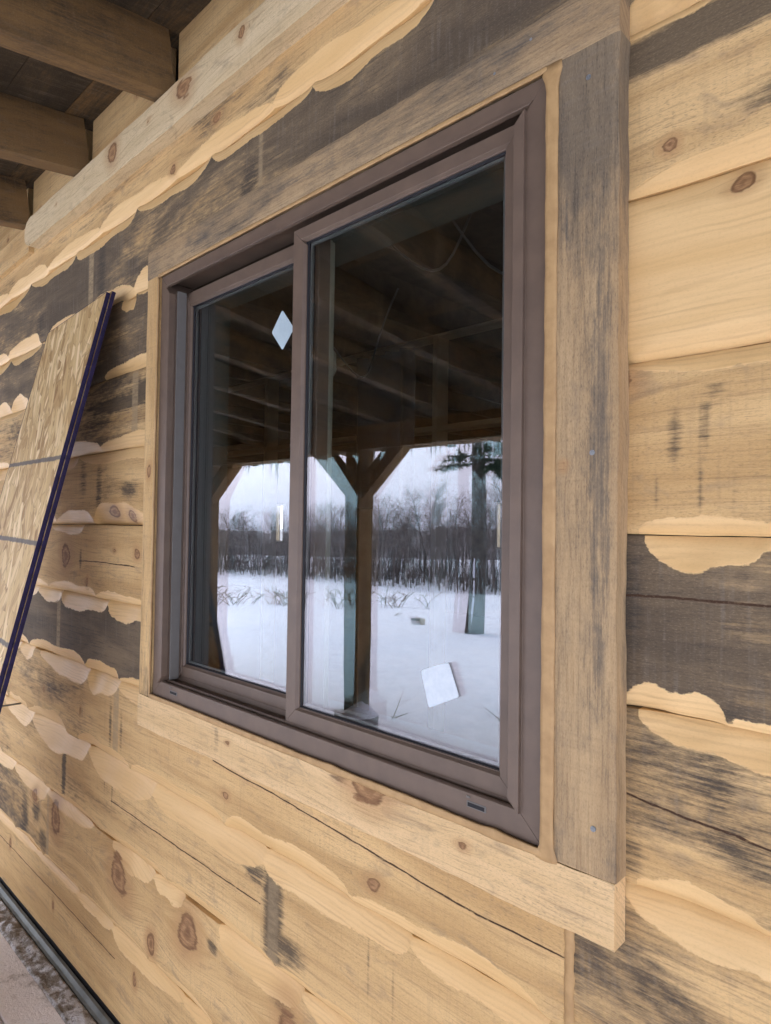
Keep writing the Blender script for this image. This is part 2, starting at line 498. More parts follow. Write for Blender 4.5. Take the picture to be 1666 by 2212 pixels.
def dirt_material():
    g = NG('dirty_ice')
    p = g.pos()
    n1 = g.noise(p, 16, 6, 0.7, 0.5); n2 = g.noise(p, 70, 5, 0.7)
    c = g.mix(g.step(n1, 0.42, 0.58), (0.58, 0.57, 0.58), (0.19, 0.155, 0.115))
    c = g.mix(g.step(n2, 0.55, 0.68, 0, 0.8), c, (0.07, 0.056, 0.042))
    g.bsdf(c, 0.6, g.math('ADD', n1, n2), 0.8, 0.008)
    return g.m
DIRT = dirt_material()

def osb_material():
    g = NG('strand_board')
    p = g.pos()
    base = None
    cs = None
    h = None
    for k, (ang, sx, sy, lo) in enumerate(((0.2, 27, 8, 0), (-0.6, 23, 7.4, 11.3), (0.8, 25, 7.4, 23.7), (-0.2, 36, 6.2, 37.1), (0.45, 50, 9, 51.9))):
        q = g.mapp(p, (1, 1, 1), rot=(0, ang, 0), loc=(lo, 0, lo * 0.7))
        wv = g.n('ShaderNodeVectorMath', operation='ADD')
        nz_ = g.n('ShaderNodeTexNoise'); g.l(q, nz_.inputs['Vector']); nz_.inputs['Scale'].default_value = 26; nz_.inputs['Detail'].default_value = 2
        sub = g.n('ShaderNodeVectorMath', operation='MULTIPLY_ADD')
        g.l(nz_.outputs['Color'], sub.inputs[0]); sub.inputs[1].default_value = (0.005, 0, 0.012); sub.inputs[2].default_value = (-0.0025, 0, -0.006)
        g.l(q, wv.inputs[0]); g.l(sub.outputs[0], wv.inputs[1])
        q2 = g.mapp(wv.outputs[0], (sx, 1, sy))
        vo = g.n('ShaderNodeTexVoronoi'); vo.inputs['Scale'].default_value = 1.0; vo.inputs['Randomness'].default_value = 1.0
        g.l(q2, vo.inputs['Vector'])
        ve = g.n('ShaderNodeTexVoronoi', feature='DISTANCE_TO_EDGE'); ve.inputs['Scale'].default_value = 1.0; g.l(q2, ve.inputs['Vector'])
        sep = g.n('ShaderNodeSeparateColor'); g.l(vo.outputs['Color'], sep.inputs[0])
        ramp = g.n('ShaderNodeValToRGB')
        e = ramp.color_ramp.elements
        e[0].position = 0; e[0].color = (0.30, 0.165, 0.060, 1)
        e[1].position = 1; e[1].color = (0.84, 0.64, 0.36, 1)
        for ps, cc in ((0.15, (0.46, 0.29, 0.115)), (0.5, (0.60, 0.41, 0.18)), (0.8, (0.68, 0.49, 0.24))):
            el = e.new(ps); el.color = (*cc, 1)
        g.l(sep.outputs[0], ramp.inputs[0])
        fib = g.noise(g.mapp(q, (420, 1, 22)), 1.0, 2, 0.6)
        cc = g.mix(g.step(fib, 0.45, 0.75, 0, 0.22), ramp.outputs[0], (0.30, 0.18, 0.07))
        cc = g.mix(g.step(ve.outputs['Distance'], 0.0, 0.08, 0.55, 0), cc, (0.26, 0.145, 0.055))  # painted shadow: darker rim along each strand's edge
        if cs is None:
            cs = cc; h = sep.outputs[2]
        else:
            msk = g.step(sep.outputs[1], 0.54, 0.56)
            cs = g.mix(msk, cs, cc)
            mm_ = g.n('ShaderNodeMix'); g.l(msk, mm_.inputs[0]); g.l(h, mm_.inputs[2]); g.l(sep.outputs[2], mm_.inputs[3]); h = mm_.outputs[0]
    # sprayed marker lines across the sheet
    sepp = g.n('ShaderNodeSeparateXYZ'); g.l(p, sepp.inputs[0])
    nl = g.noise(g.mapp(p, (30, 1, 60)), 1.0, 4, 0.7)
    for zz, x1 in ((1.855, 0.54), (1.58, 0.45), (1.27, 0.44), (0.98, 0.5), (0.68, 0.5)):
        d = g.math('ABSOLUTE', g.math('SUBTRACT', g.math('ADD', sepp.outputs[2], g.math('MULTIPLY', sepp.outputs[0], 0.02)), zz))
        mk = g.step(g.math('ADD', d, g.math('MULTIPLY', g.math('SUBTRACT', nl, 0.5), 0.014)), 0.005, 0.010, 0.85, 0)
        mk = g.math('MULTIPLY', mk, g.step(sepp.outputs[0], x1 - 0.02, x1 + 0.02, 1, 0))
        cs = g.mix(mk, cs, (0.07, 0.066, 0.07))
    g.bsdf(cs, 0.7, h, 0.5, 0.0025)
    return g.m
OSB = osb_material()
PURPLE = simple('purple_edge_seal', (0.022, 0.015, 0.058), 0.85, (0.012, 0.008, 0.030), 40, 0.6, bscale=150)

def glass_material(name, r0, gcol, tcol):
    g = NG(name)
    lw = g.n('ShaderNodeLayerWeight'); lw.inputs['Blend'].default_value = 0.5
    f5 = g.math('POWER', lw.outputs['Facing'], 5.0)
    fac = g.math('ADD', r0, g.math('MULTIPLY', f5, 1 - r0), clamp=True)
    tr = g.n('ShaderNodeBsdfTransparent'); tr.inputs[0].default_value = (*tcol, 1)
    gl = g.n('ShaderNodeBsdfGlossy'); gl.inputs['Color'].default_value = (*gcol, 1); gl.inputs['Roughness'].default_value = 0.0
    mx = g.n('ShaderNodeMixShader')
    g.l(fac, mx.inputs[0]); g.l(tr.outputs[0], mx.inputs[1]); g.l(gl.outputs[0], mx.inputs[2])
    g.l(mx.outputs[0], g.o.inputs[0])
    return g.m
GLASS_OUT = glass_material('outer_pane_glass', 0.080, (1.0, 0.94, 0.985), (0.965, 0.975, 0.972))
GLASS_IN = glass_material('inner_pane_glass', 0.044, (0.70, 0.97, 1.0), (0.965, 0.975, 0.972))

# ------------------------------------------------------------------ ground, hills
GR_R = [0, 4, 6, 12.8, 24, 46, 62, 120, 300, 900]
GR_Z = [-0.14, -0.14, -0.16, -0.60, -1.30, -3.0, -3.15, -3.6, -4.5, -6]
def ground_z(x, y):
    r = math.hypot(x, y)
    z = float(np.interp(r, GR_R, GR_Z))
    k = min(1.0, max(0.0, (r - 4) / 10))
    z += 0.10 * k * mnoise.noise((x * 0.11, y * 0.11, 0.3)) + 0.03 * min(1, r / 5) * mnoise.noise((x * 0.6, y * 0.6, 1.7))
    return z
radii = [0, 1.5] + list(np.geomspace(3, 900, 70))
na = 144
gv = [(0, 0, ground_z(0, 0))]; gf = []
for r in radii[1:]:
    for k in range(na):
        a = 2 * math.pi * k / na
        x, y = r * math.cos(a), r * math.sin(a)
        gv.append((x, y, ground_z(x, y)))
for k in range(na): gf.append((0, 1 + k, 1 + (k + 1) % na))
for i in range(len(radii) - 2):
    for k in range(na):
        a, b = 1 + i * na + k, 1 + i * na + (k + 1) % na
        gf.append((a, a + na, b + na, b))
tag(obj('snowy_ground', gv, gf, SNOW, smooth=True), 'snow covered field sloping away from the porch', None, None, 'structure')

# far wooded ridge beyond the field
hv, hf = [], []
NH = 720
for j, (rad, zb) in enumerate(((98, -3.9), (130, 0.34), (175, 0.62), (230, 0.9), (300, 0.8), (380, -8))):
    for k in range(NH):
        a = 2 * math.pi * k / NH
        top = 4.6 + 2.6 * mnoise.noise((math.cos(a) * 2.2, math.sin(a) * 2.2, 4)) + 1.5 * mnoise.noise((math.cos(a) * 30, math.sin(a) * 30, j)) + 1.6 * mnoise.noise((math.cos(a) * 120, math.sin(a) * 120, j))
        z = zb if zb < 0 else -4.5 + top * (zb + 0.1)
        hv.append((rad * math.cos(a), rad * math.sin(a), z))
for j in range(5):
    for k in range(NH):
        hf.append((j * NH + k, (j + 1) * NH + k, (j + 1) * NH + (k + 1) % NH, j * NH + (k + 1) % NH))
tag(obj('hills', hv, hf, HILL, smooth=True), 'low wooded hills far beyond the field', None, None, 'structure')

# ------------------------------------------------------------------ plank wall
SEAM = {'S10': 2.637, 'S9': 2.352, 'S8': 2.097, 'S7': 1.85, 'S6': 1.595, 'S5': 1.341, 'S4': 1.086, 'S3': .822, 'S2': .566, 'S1': .298}
SCAL={
 ('S10','up'):[(-3.919, -3.37, 0.042), (-3.33, -2.845, 0.05), (-2.845, -2.319, 0.036), (-2.319, -1.83, 0.042), (-1.791, -1.327, 0.036), (-1.3, -0.831, 0.048), (-0.825, -0.572, 0.035)],
 ('S10','dn'):[(-3.675, -3.056, 0.057), (-3.032, -2.554, 0.054), (-2.536, -2.045, 0.06), (-2.032, -1.594, 0.051), (-1.585, -1.171, 0.048), (-1.148, -0.79, 0.058), (-0.784, -0.529, 0.034)],
 ('S9','up'):[(-3.726, -3.332, 0.046), (-3.319, -2.91, 0.054), (-2.824, -2.457, 0.044), (-2.431, -2.091, 0.049), (-2.044, -1.714, 0.067), (-0.424, -0.323, 0.042), (-0.316, -0.147, 0.031)],
 ('S9','dn'):[(-3.647, -3.292, 0.049), (-3.273, -2.904, 0.045), (-2.877, -2.366, 0.036), (-2.143, -2.031, 0.056), (-2.027, -1.714, 0.023), (-0.447, -0.274, 0.018), (-0.274, -0.102, 0.018)],
 ('S8','up'):[(-3.548, -3.303, 0.049), (-3.257, -3.025, 0.062), (-2.26, -1.703, 0.036), (-0.423, -0.103, 0.029)],
 ('S8','dn'):[(-3.475, -3.025, 0.025), (-0.423, -0.103, 0.037)],
 ('S7','up'):[(-0.396, -0.103, 0.034)],
 ('S7','dn'):[(-2.464, -1.693, 0.048), (-0.419, -0.103, 0.025)],
 ('S6','up'):[(-2.67, -2.352, 0.048), (-2.316, -1.875, 0.07), (-0.388, -0.126, 0.025)],
 ('S6','dn'):[(-2.719, -2.401, 0.035), (-0.381, -0.223, 0.045), (-0.221, -0.104, 0.028)],
 ('S5','up'):[(-3.337, -2.761, 0.031), (-2.731, -2.305, 0.041), (-2.285, -1.834, 0.027), (-0.412, -0.27, 0.041), (-0.268, -0.168, 0.015)],
 ('S5','dn'):[(-3.082, -2.855, 0.039), (-2.85, -2.628, 0.047), (-2.6, -2.191, 0.059), (-2.188, -1.834, 0.058), (-0.387, -0.168, 0.043)],
 ('S4','up'):[(-3.453, -2.973, 0.045), (-2.939, -2.369, 0.049), (-2.365, -2.099, 0.047), (-2.092, -1.661, 0.033), (-0.392, -0.223, 0.028), (-0.221, -0.106, 0.022)],
 ('S4','dn'):[(-3.453, -3.061, 0.049), (-3.043, -2.879, 0.049), (-2.809, -2.341, 0.06), (-2.333, -2.095, 0.068), (-2.092, -1.611, 0.057), (-0.41, -0.14, 0.065)],
 ('S3','up'):[(-3.357, -3.185, 0.031), (-3.172, -2.957, 0.039), (-2.934, -2.514, 0.046), (-2.414, -2.004, 0.043), (-1.991, -1.466, 0.044), (-1.453, -1.012, 0.054), (-0.988, -0.537, 0.039)],
 ('S3','dn'):[(-3.243, -2.901, 0.062), (-2.879, -2.328, 0.088), (-2.32, -1.85, 0.078), (-1.844, -1.296, 0.07), (-1.289, -0.823, 0.059), (-0.819, -0.521, 0.043)],
 ('S2','up'):[(-3.548, -3.266, 0.025), (-3.246, -2.733, 0.026), (-2.713, -2.242, 0.029), (-2.227, -1.764, 0.028), (-1.747, -1.264, 0.028), (-1.233, -0.917, 0.025), (-0.909, -0.595, 0.021)],
 ('S2','dn'):[(-3.076, -2.713, 0.055), (-2.693, -2.257, 0.033), (-2.111, -1.825, 0.047), (-1.825, -1.651, 0.046), (-1.474, -1.151, 0.067), (-1.135, -0.796, 0.036)],
 ('S1','up'):[(-3.448, -3.053, 0.028), (-3.041, -2.733, 0.029), (-2.712, -2.375, 0.03), (-2.351, -1.877, 0.029), (-1.847, -1.497, 0.032), (-1.486, -1.144, 0.028)],
 ('S1','dn'):[(-3.448, -2.826, 0.027), (-2.8, -2.4, 0.023), (-2.38, -2.109, 0.03), (-2.095, -1.662, 0.045), (-1.646, -1.283, 0.034)],
}

XL, XR = -6.2, 2.2
def extend(lst, side_seed):
    """carry the cuts on past what the photograph shows"""
    r_ = random.Random(side_seed)
    lst = sorted(lst)
    out_ = list(lst)
    x = lst[-1][1] + 0.02 if lst and lst[-1][1] < -0.6 else 0.0
    if not any(b > -0.35 for a, b, c in lst): x = min(x, -0.35)
    x = max(x, max((b for a, b, c in lst), default=-0.35) + 0.02)
    while x < XR:
        l_ = r_.uniform(0.25, 0.5); out_.append((x, x + l_, r_.uniform(0.03, 0.055))); x += l_ + r_.uniform(0, 0.04)
    x = min((a for a, b, c in lst), default=-2.4) - 0.02
    while x > XL:
        l_ = r_.uniform(0.28, 0.5); out_.append((x - l_, x, r_.uniform(0.03, 0.055))); x -= l_ + r_.uniform(0, 0.04)
    return out_
CUT = {k: extend(vv, i + 5) for i, (k, vv) in enumerate(SCAL.items())}

wall = empty('plank_wall', (-1.2, 0.1, 0.02), 'wide rough sawn pine plank wall with scalloped fresh cut edges around the window', 'wall')
PY = 0.026
PT = 0.045
def wall_xs(a, b):
    pts = [a]
    x = a
    while x < b - 1e-6:
        fine = -3.75 < x < 0.15
        x += 0.0085 if fine else 0.05
        pts.append(min(x, b))
    return np.array(pts)
def plank(zb, zt, x0, x1, bot, top, seed, **k):
    lb = [(a - x0, b - x0, c) for a, b, c in CUT.get((bot, 'up'), [])] if bot else []
    lt = [(a - x0, b - x0, c) for a, b, c in CUT.get((top, 'dn'), [])] if top else []
    for nm in ('knots',):
        if nm in k: k[nm] = [(q[0] - x0, q[1] - zb) + tuple(q[2:]) for q in k[nm]]
    if 'stains' in k: k['stains'] = [(q[0] - x0, q[1] - zb) + tuple(q[2:]) for q in k['stains']]
    if 'pales' in k: k['pales'] = [(q[0] - x0,) + tuple(q[1:]) for q in k['pales']]
    if 'cracks' in k: k['cracks'] = [[(p[0] - x0, p[1] - zb) for p in cr] for cr in k['cracks']]
    if 'graymap' in k: k['graymap'] = [(a - x0, b) for a, b in k['graymap']]
    o = board('plank', x1 - x0 - 0.002, zt - zb - 0.0016, PT, wall, seed=seed, up=lb, dn=lt, xs=wall_xs(x0, x1 - 0.002) - x0, nz=30, edge=0.0012, edge_in=0.005, **k)
    o.matrix_basis = Matrix.Translation((x0, PY + 0.0008 * (seed % 4), zb))
    return o
S = SEAM
plank(S['S10'], 2.86, XL, XR, 'S10', None, 1, graymap=[(-4, .25), (-2.2, .34), (-1.6, .46), (-1, .30), (0, .3)],
      stains=[(-1.62, 2.72, .05, .06, .5), (-2.4, 2.70, .3, .02, .35)], knots=[(-1.80, 2.665, .013), (-1.56, 2.72, .012)])
plank(S['S9'], S['S10'], XL, XR, 'S9', 'S10', 2, graymap=[(-4, .66), (-2.5, .78), (-1.9, .66), (-1.4, .74), (-.8, .80), (-.4, .66), (0, .5)],
      stains=[(-1.40, 2.45, .045, .10, .9), (-2.3, 2.5, .04, .2, .8), (-2.9, 2.42, .06, .06, .7), (-1.05, 2.58, .10, .03, .6)],
      pales=[(-1.35, .012, .55), (-2.39, .022, .75)])
plank(S['S8'], S['S9'], XL, -1.79, 'S8', 'S9', 3, gray=.74, stains=[(-2.86, 2.22, .18, .08, .4), (-1.85, 2.18, .12, .06, .5)], knots=[(-2.831, 2.297, .014)], pales=[(-2.47, .02, .4)])
plank(S['S8'], S['S9'], -.53, XR, 'S8', 'S9', 4, gray=.10, stains=[(-.30, 2.303, .24, .026, 2.4), (.4, 2.29, .5, .03, 2.0), (-.17, 2.175, .10, .026, .85)],
      knots=[(-.343, 2.154, .009)])
plank(S['S7'], S['S8'], XL, -1.79, 'S7', 'S8', 5, graymap=[(-4, .35), (-2.9, .5), (-2.3, .55), (-1.8, .45)], dark=.06,
      stains=[(-2.12, 2.00, .26, .028, 1.5), (-1.93, 2.02, .12, .04, 1.5), (-2.3, 1.95, .15, .03, .8), (-2.9, 1.98, .5, .05, .7)], pales=[(-2.015, .022, .75)])
plank(S['S7'], S['S8'], -.53, XR, 'S7', 'S8', 6, fresh=True, knots=[(-.248, 2.068, .0135, 1.15)],
      stains=[(-.402, 1.98, .004, .06, 0)])
plank(S['S6'], S['S7'], XL, -1.79, 'S6', 'S7', 7, gray=.26, stains=[(-2.05, 1.71, .07, .035, .9), (-2.28, 1.72, .03, .11, .75), (-2.42, 1.76, .04, .1, .6)],
      knots=[(-2.172, 1.640, .022, 1.7), (-2.04, 1.625, .02, 1.6)])
plank(S['S6'], S['S7'], -.53, XR, 'S6', 'S7', 8, gray=.06, knots=[(-.418, 1.828, .02, 1.3)],
      stains=[(-.335, 1.73, .012, .05, .75), (-.295, 1.75, .010, .05, .7), (-.30, 1.66, .006, .05, .6), (-.255, 1.66, .005, .045, .6), (-.36, 1.655, .006, .03, .6), (-.28, 1.79, .02, .02, .6)])
plank(S['S5'], S['S6'], XL, -1.79, 'S5', 'S6', 9, cracks=[[(-2.44, 1.462), (-2.198, 1.466), (-1.99, 1.464)]], gray=.20, knots=[(-2.559, 1.477, .040, 1.1), (-1.976, 1.505, .016, 1.2), (-2.36, 1.39, .016, .6), (-2.14, 1.51, .007)],
      stains=[(-2.42, 1.47, .012, .05, .8)])
plank(S['S5'], S['S6'], -.53, XR, 'S5', 'S6', 10, cracks=[[(-.42, 1.505), (-.317, 1.507), (-.1, 1.508), (.4, 1.50)]], graymap=[(-.5, .86), (-.2, .72), (.5, .7)], stains=[(-.40, 1.50, .028, .10, .75), (-.26, 1.36, .05, .02, .7)])
plank(S['S4'], S['S5'], XL, -1.79, 'S4', 'S5', 11, gray=.92, stains=[(-2.0, 1.30, .025, .03, 1.0), (-2.4, 1.2, .5, .09, .45)], pales=[(-2.62, .018, .8)])
plank(S['S4'], S['S5'], -.53, XR, 'S4', 'S5', 12, gray=.44, cracks=[[(-.42, 1.217), (-.215, 1.199), (.3, 1.19)]], stains=[(-.28, 1.27, .035, .05, .75), (-.25, 1.18, .06, .04, .8), (-.40, 1.13, .03, .04, .7)])
plank(S['S3'], S['S4'], XL, -.494, 'S3', 'S4', 13, cracks=[[(-1.517, .977), (-1.197, .965), (-.98, .952), (-.808, .939), (-.694, .932), (-.49, .934)]], graymap=[(-4, .3), (-2.9, .42), (-2.4, .36), (-1.8, .18), (-.5, .12)],
      knots=[(-.917, .885, .015, 1.3), (-1.45, .905, .010), (-2.39, .93, .013, .5), (-2.75, .94, .012, .5)],
      stains=[(-2.14, .93, .012, .09, .8), (-2.06, .93, .012, .08, .7), (-2.38, .96, .03, .10, .45), (-1.2, .99, .02, .05, .45), (-1.42, 1.02, .02, .03, .5)], pales=[(-2.10, .02, .8)])
plank(S['S3'], S['S4'], -.486, XR, 'S3', 'S4', 14, gray=.50, stains=[(-.35, .95, .05, .03, .5)])
plank(S['S2'], S['S3'], XL, -.494, 'S2', 'S3', 15, cracks=[[(-2.133, .69), (-1.475, .691), (-1.29, .693)]], graymap=[(-4, .3), (-2.6, .34), (-1.9, .26), (-1.0, .22)],
      stains=[(-1.245, .70, .040, .17, 1.25), (-1.20, .63, .09, .04, .9), (-1.32, .76, .06, .03, .8), (-2.53, .70, .022, .2, 1.1), (-2.12, .73, .006, .07, .8), (-2.18, .74, .005, .06, .7), (-.93, .72, .005, .1, .6), (-.86, .70, .006, .09, .55), (-2.25, .80, .04, .03, .6)],
      pales=[(-1.245, .024, .45)])
plank(S['S2'], S['S3'], -.486, XR, 'S2', 'S3', 16, gray=.5)
plank(S['S1'], S['S2'], XL, XR, 'S1', 'S2', 17, graymap=[(-4, .6), (-2.75, .5), (-2.4, .22), (-1, .2)],
      knots=[(-1.624, .482, .050, .95), (-2.056, .476, .062, .85), (-2.593, .485, .056, .80), (-2.82, .505, .022, 1.0), (-1.166, .44, .055, .95), (-1.83, .36, .028, .9)],
      stains=[(-2.80, .45, .05, .06, .9), (-2.72, .36, .06, .05, .9), (-1.50, .50, .03, .02, 1.0), (-1.2, .50, .06, .03, .6), (-2.93, .40, .05, .10, .9)], pales=[(-2.67, .014, .8)])
plank(.022, S['S1'], XL, XR, None, 'S1', 18, cracks=[[(-3.3, .207), (-2.06, .206)]], gray=.16, knots=[(-1.93, .205, .02, .6), (-2.6, .16, .016, .6), (-1.4, .12, .02, .7), (-3.1, .22, .02, .6)],
      stains=[(-1.72, .15, .04, .09, .55)])
# filled butt joint under the end of the sill board
mb = MB()
r_ = random.Random(3)
zz = np.linspace(.57, 1.06, 60)
vv_, ff_ = [], []
for i, z in enumerate(zz):
    w1, w2 = .004 * r_.random(), .004 * r_.random()
    vv_ += [(-.4965 - w1 * .6, PY - .001, z), (-.4925, PY - .003, z), (-.4875, PY - .003, z), (-.4835 + w2 * .6, PY - .001, z)]
for i in range(len(zz) - 1):
    for k in range(3):
        a = i * 4 + k; ff_.append((a, a + 1, a + 5, a + 4))
b0 = len(vv_)
vv_ += [(p[0], PY + .03, p[2]) for p in vv_[:]]
for i in range(len(zz) - 1):
    for k in (0, 3):
        a = i * 4 + k; q = (a, a + 4, b0 + a + 4, b0 + a); ff_.append(q if k == 0 else q[::-1])
tag(obj('joint_filler', vv_, ff_, CAULK, wall, smooth=True), 'tan filler smeared down a vertical butt joint')

# thin rod stuck in the planks at the left
mb = MB(); mb.tube([(-3.02, .03, .832), (-3.02, -.06, .834), (-3.03, -.17, .836)], .004, 8)
tag(mb.build('steel_rod', ZINC, smooth=True), 'thin grey rod poking out of the plank wall beside the strand board', 'rod')

# ------------------------------------------------------------------ window
FX0, FX1, FZ0, FZ1 = -1.800, -.522, 1.103, 2.330
win = empty('sliding_window', (-1.16, 0.02, FZ0), 'brown vinyl sliding window with two panes mirroring snow and porch', 'window')
def member(name, rect, prof, side, mat, parent, gap=0.0002, bev=0.001):
    x0, x1, z0, z1 = rect
    n = len(prof)
    vs_ = []
    for e in (0, 1):
        for (w_, y_) in prof:
            if side == 'L': p = (x0 + w_, y_, (z0 + w_ + gap) if e == 0 else (z1 - w_ - gap))
            if side == 'R': p = (x1 - w_, y_, (z0 + w_ + gap) if e == 0 else (z1 - w_ - gap))
            if side == 'B': p = ((x0 + w_ + gap) if e == 0 else (x1 - w_ - gap), y_, z0 + w_)
            if side == 'T': p = ((x0 + w_ + gap) if e == 0 else (x1 - w_ - gap), y_, z1 - w_)
            vs_.append(p)
    fs = [(i, (i + 1) % n, n + (i + 1) % n, n + i) for i in range(n)] + [tuple(range(n))[::-1], tuple(range(n, 2 * n))]
    o = obj(name, vs_, fs, mat, parent)
    bm = bmesh.new(); bm.from_mesh(o.data); bmesh.ops.recalc_face_normals(bm, faces=bm.faces[:]); bm.to_mesh(o.data); bm.free()
    if bev: bevel(o, bev, 2)
    return o
rect = (FX0, FX1, FZ0, FZ1)
JAMB = [(0, .03), (0, 0), (.041, 0), (.041, -.008), (.0615, -.008), (.0615, .012), (.0585, .014), (.0585, .052), (.066, .052), (.066, .095), (.012, .095), (.012, .03)]
HEAD = [(0, .095), (0, 0), (.029, 0), (.030, -.003), (.0355, -.003), (.0355, .008), (.012, .009), (.012, .095)]
SILL = [(0, .03), (0, 0), (.044, 0), (.046, .004), (.046, .010), (.040, .011), (.040, .018), (.049, .019), (.049, .024), (.042, .025), (.042, .052), (.056, .054), (.056, .095), (.012, .095), (.012, .03)]
jl = member('frame_jamb', rect, JAMB, 'L', VINYL, win)
jr = member('frame_jamb', rect, JAMB, 'R', VINYL, win)
fh = member('frame_head', rect, HEAD, 'T', VINYL, win)
fs_ = member('frame_sill', rect, SILL, 'B', VINYL, win)
# light grey track liner on the left jamb
mb = MB(); mb.box(FX0 + .0590, FX0 + .0640, .018, .046, FZ0 + .05, FZ1 - .05)
bevel(mb.build('track_liner', TRACK, jl), .001)
for wx in (-1.679, -.649):
    mb = MB(); mb.box(wx - .020, wx + .020, -.0012, .004, 1.1235, 1.1345)
    ws = bevel(mb.build('weep_slot', TRACK, fs_), .001)
    mb = MB(); mb.box(wx - .016, wx + .016, -.0020, .003, 1.1260, 1.1320)
    # flat black plate painting the shade in the slot mouth, lip above
    b2 = MB(); b2.box(wx - .017, wx + .017, -.0019, -.0012, 1.1258, 1.1322)
    b2.build('weep_slot', BLACK, fs_)
    b3 = MB(); b3.box(wx - .020, wx - .013, -.0018, .004, 1.1395, 1.1425)
    b3.build('weep_slot', TRACK, fs_)

def pane(name, x0, x1, z0, z1, y, sag, mat, parent, th=.003, n=26, tilt=0.0):
    xs = np.linspace(x0, x1, n + 1); zs = np.linspace(z0, z1, n + 1)
    vs_, fs = [], []
    for s_ in (0, 1):
        for x in xs:
            for z in zs:
                ux = (2 * x - x0 - x1) / (x1 - x0); uz = (2 * z - z0 - z1) / (z1 - z0)
                vs_.append((x, y + s_ * th + sag * (1 - ux * ux) * (1 - uz ** 6) + tilt * (x - (x0 + x1) / 2), z))
    N = n + 1; K = N * N
    for i in range(n):
        for j in range(n):
            a = i * N + j
            fs.append((a, a + N, a + N + 1, a + 1)); fs.append((K + a, K + a + 1, K + a + N + 1, K + a + N))
    return obj(name, vs_, fs, mat, parent, smooth=True)

TILT = -0.0015
def sash(rect, y, wst, wrl, deep, label=None, bow=.00140, wide_right=None):
    x0, x1, z0, z1 = rect
    e = empty('sash', (x0, y, z0)); e.parent = win; e.matrix_parent_inverse = wm(win).inverted()
    if label: e['label'] = label
    P_ = lambda w_: [(0, y + deep), (0, y), (w_ - .006, y), (w_ - .0015, y + .007), (w_, y + .007), (w_, y + deep)]
    for sd_ in 'LRBT':
        wv_ = wst if sd_ in 'LR' else (wrl if sd_ == 'B' else wrl - .008)
        member('stile' if sd_ in 'LR' else 'rail', rect, P_(wv_), sd_, VINYL, e)
    g0, g1, h0, h1 = x0 + wst, x1 - wst, z0 + wrl, z1 - wrl + .008
    G = (g0 - .004, g1 + .004, h0 - .004, h1 + .004)
    for sd_ in 'LRBT':
        member('gasket', G, [(0, y + .030), (0, y + .009), (.0055, y + .0105), (.0075, y + .013), (.0075, y + .030)], sd_, BLACK, e, bev=0)
    for sd_ in 'LRBT':
        member('spacer_bar', G, [(0.002, y + .0225), (0.002, y + .0165), (.013, y + .0165), (.013, y + .0225)], sd_, SPACER, e, bev=0)
    pane('outer_pane', g0 - .003, g1 + .003, h0 - .003, h1 + .003, y + .0125, bow, GLASS_OUT, e)
    pane('inner_pane', g0 - .003, g1 + .003, h0 - .003, h1 + .003, y + .0240, -bow, GLASS_IN, e, tilt=TILT)
    return e, (g0, g1, h0, h1)
sR, gR = sash((-1.200, -.582, 1.149, 2.290), .020, .040, .040, .034, 'right hand sash standing in front of the other')
sL, gL = sash((-1.772, -1.148, 1.147, 2.284), .055, .042, .046, .034, 'left hand sash set back behind the meeting stile')
# inside latch stile of the left sash, seen through the right pane
mb = MB(); mb.box(-1.200, -1.148, .0895, .105, 1.16, 2.28)
bevel(mb.build('interlock', OLIVE, sL), .003)
mb = MB(); mb.box(-1.188, -1.168, .105, .112, 1.955, 2.045); mb.tube([(-1.178, .112, 2.035), (-1.176, .128, 2.02), (-1.174, .130, 1.98), (-1.176, .122, 1.962)], [.006, .007, .006, .005], 8)
bevel(mb.build('latch_handle', OLIVE, sL), .002)
# inside reveal lining
mb = MB()
for a in ((FX0 + .03, FX0 + .055, .096, .20, FZ0 + .03, FZ1 - .03), (FX1 - .055, FX1 - .03, .096, .20, FZ0 + .03, FZ1 - .03),
          (FX0 + .056, FX1 - .056, .096, .20, FZ1 - .055, FZ1 - .03), (FX0 + .056, FX1 - .056, .096, .20, FZ0 + .03, FZ0 + .055)):
    q = MB(); q.box(*a); q.build('reveal_lining', LINING, win)
# stickers on the panes
def poly_plate(name, pts, y0, y1, mat, parent=None):
    n = len(pts)
    vs_ = [(x, y0, z) for x, z in pts] + [(x, y1, z) for x, z in pts]
    fs = [tuple(range(n)), tuple(range(2 * n - 1, n - 1, -1))] + [((i + 1) % n, i, n + i, n + (i + 1) % n) for i in range(n)]
    return obj(name, vs_, fs, mat, parent)
def rounded(pts, rad, n=4):
    out_ = []
    for i, p in enumerate(pts):
        p = Vector(p); a = (Vector(pts[i - 1]) - p).normalized(); b = (Vector(pts[(i + 1) % len(pts)]) - p).normalized()
        for k in range(n + 1):
            t = k / n
            q0 = p + a * rad * (1 - t); q1 = p + b * rad * t
            out_.append(tuple(q0 * (1 - t) + q1 * t if False else p + a * rad * (1 - t) ** 2 + b * rad * t ** 2))
    return out_
tag(poly_plate('diamond_sticker', rounded([(-1.302, 2.140), (-1.345, 2.091), (-1.299, 2.038), (-1.254, 2.084)], .006), .0673, .0679, PAPER), 'pale blue diamond shaped sticker on the left pane', 'sticker')
tag(poly_plate('square_sticker', rounded([(-.803, 1.329), (-.783, 1.262), (-.712, 1.296), (-.737, 1.354)], .006), .0324, .0330, PAPERW), 'tilted white square sticker low on the right pane', 'sticker')

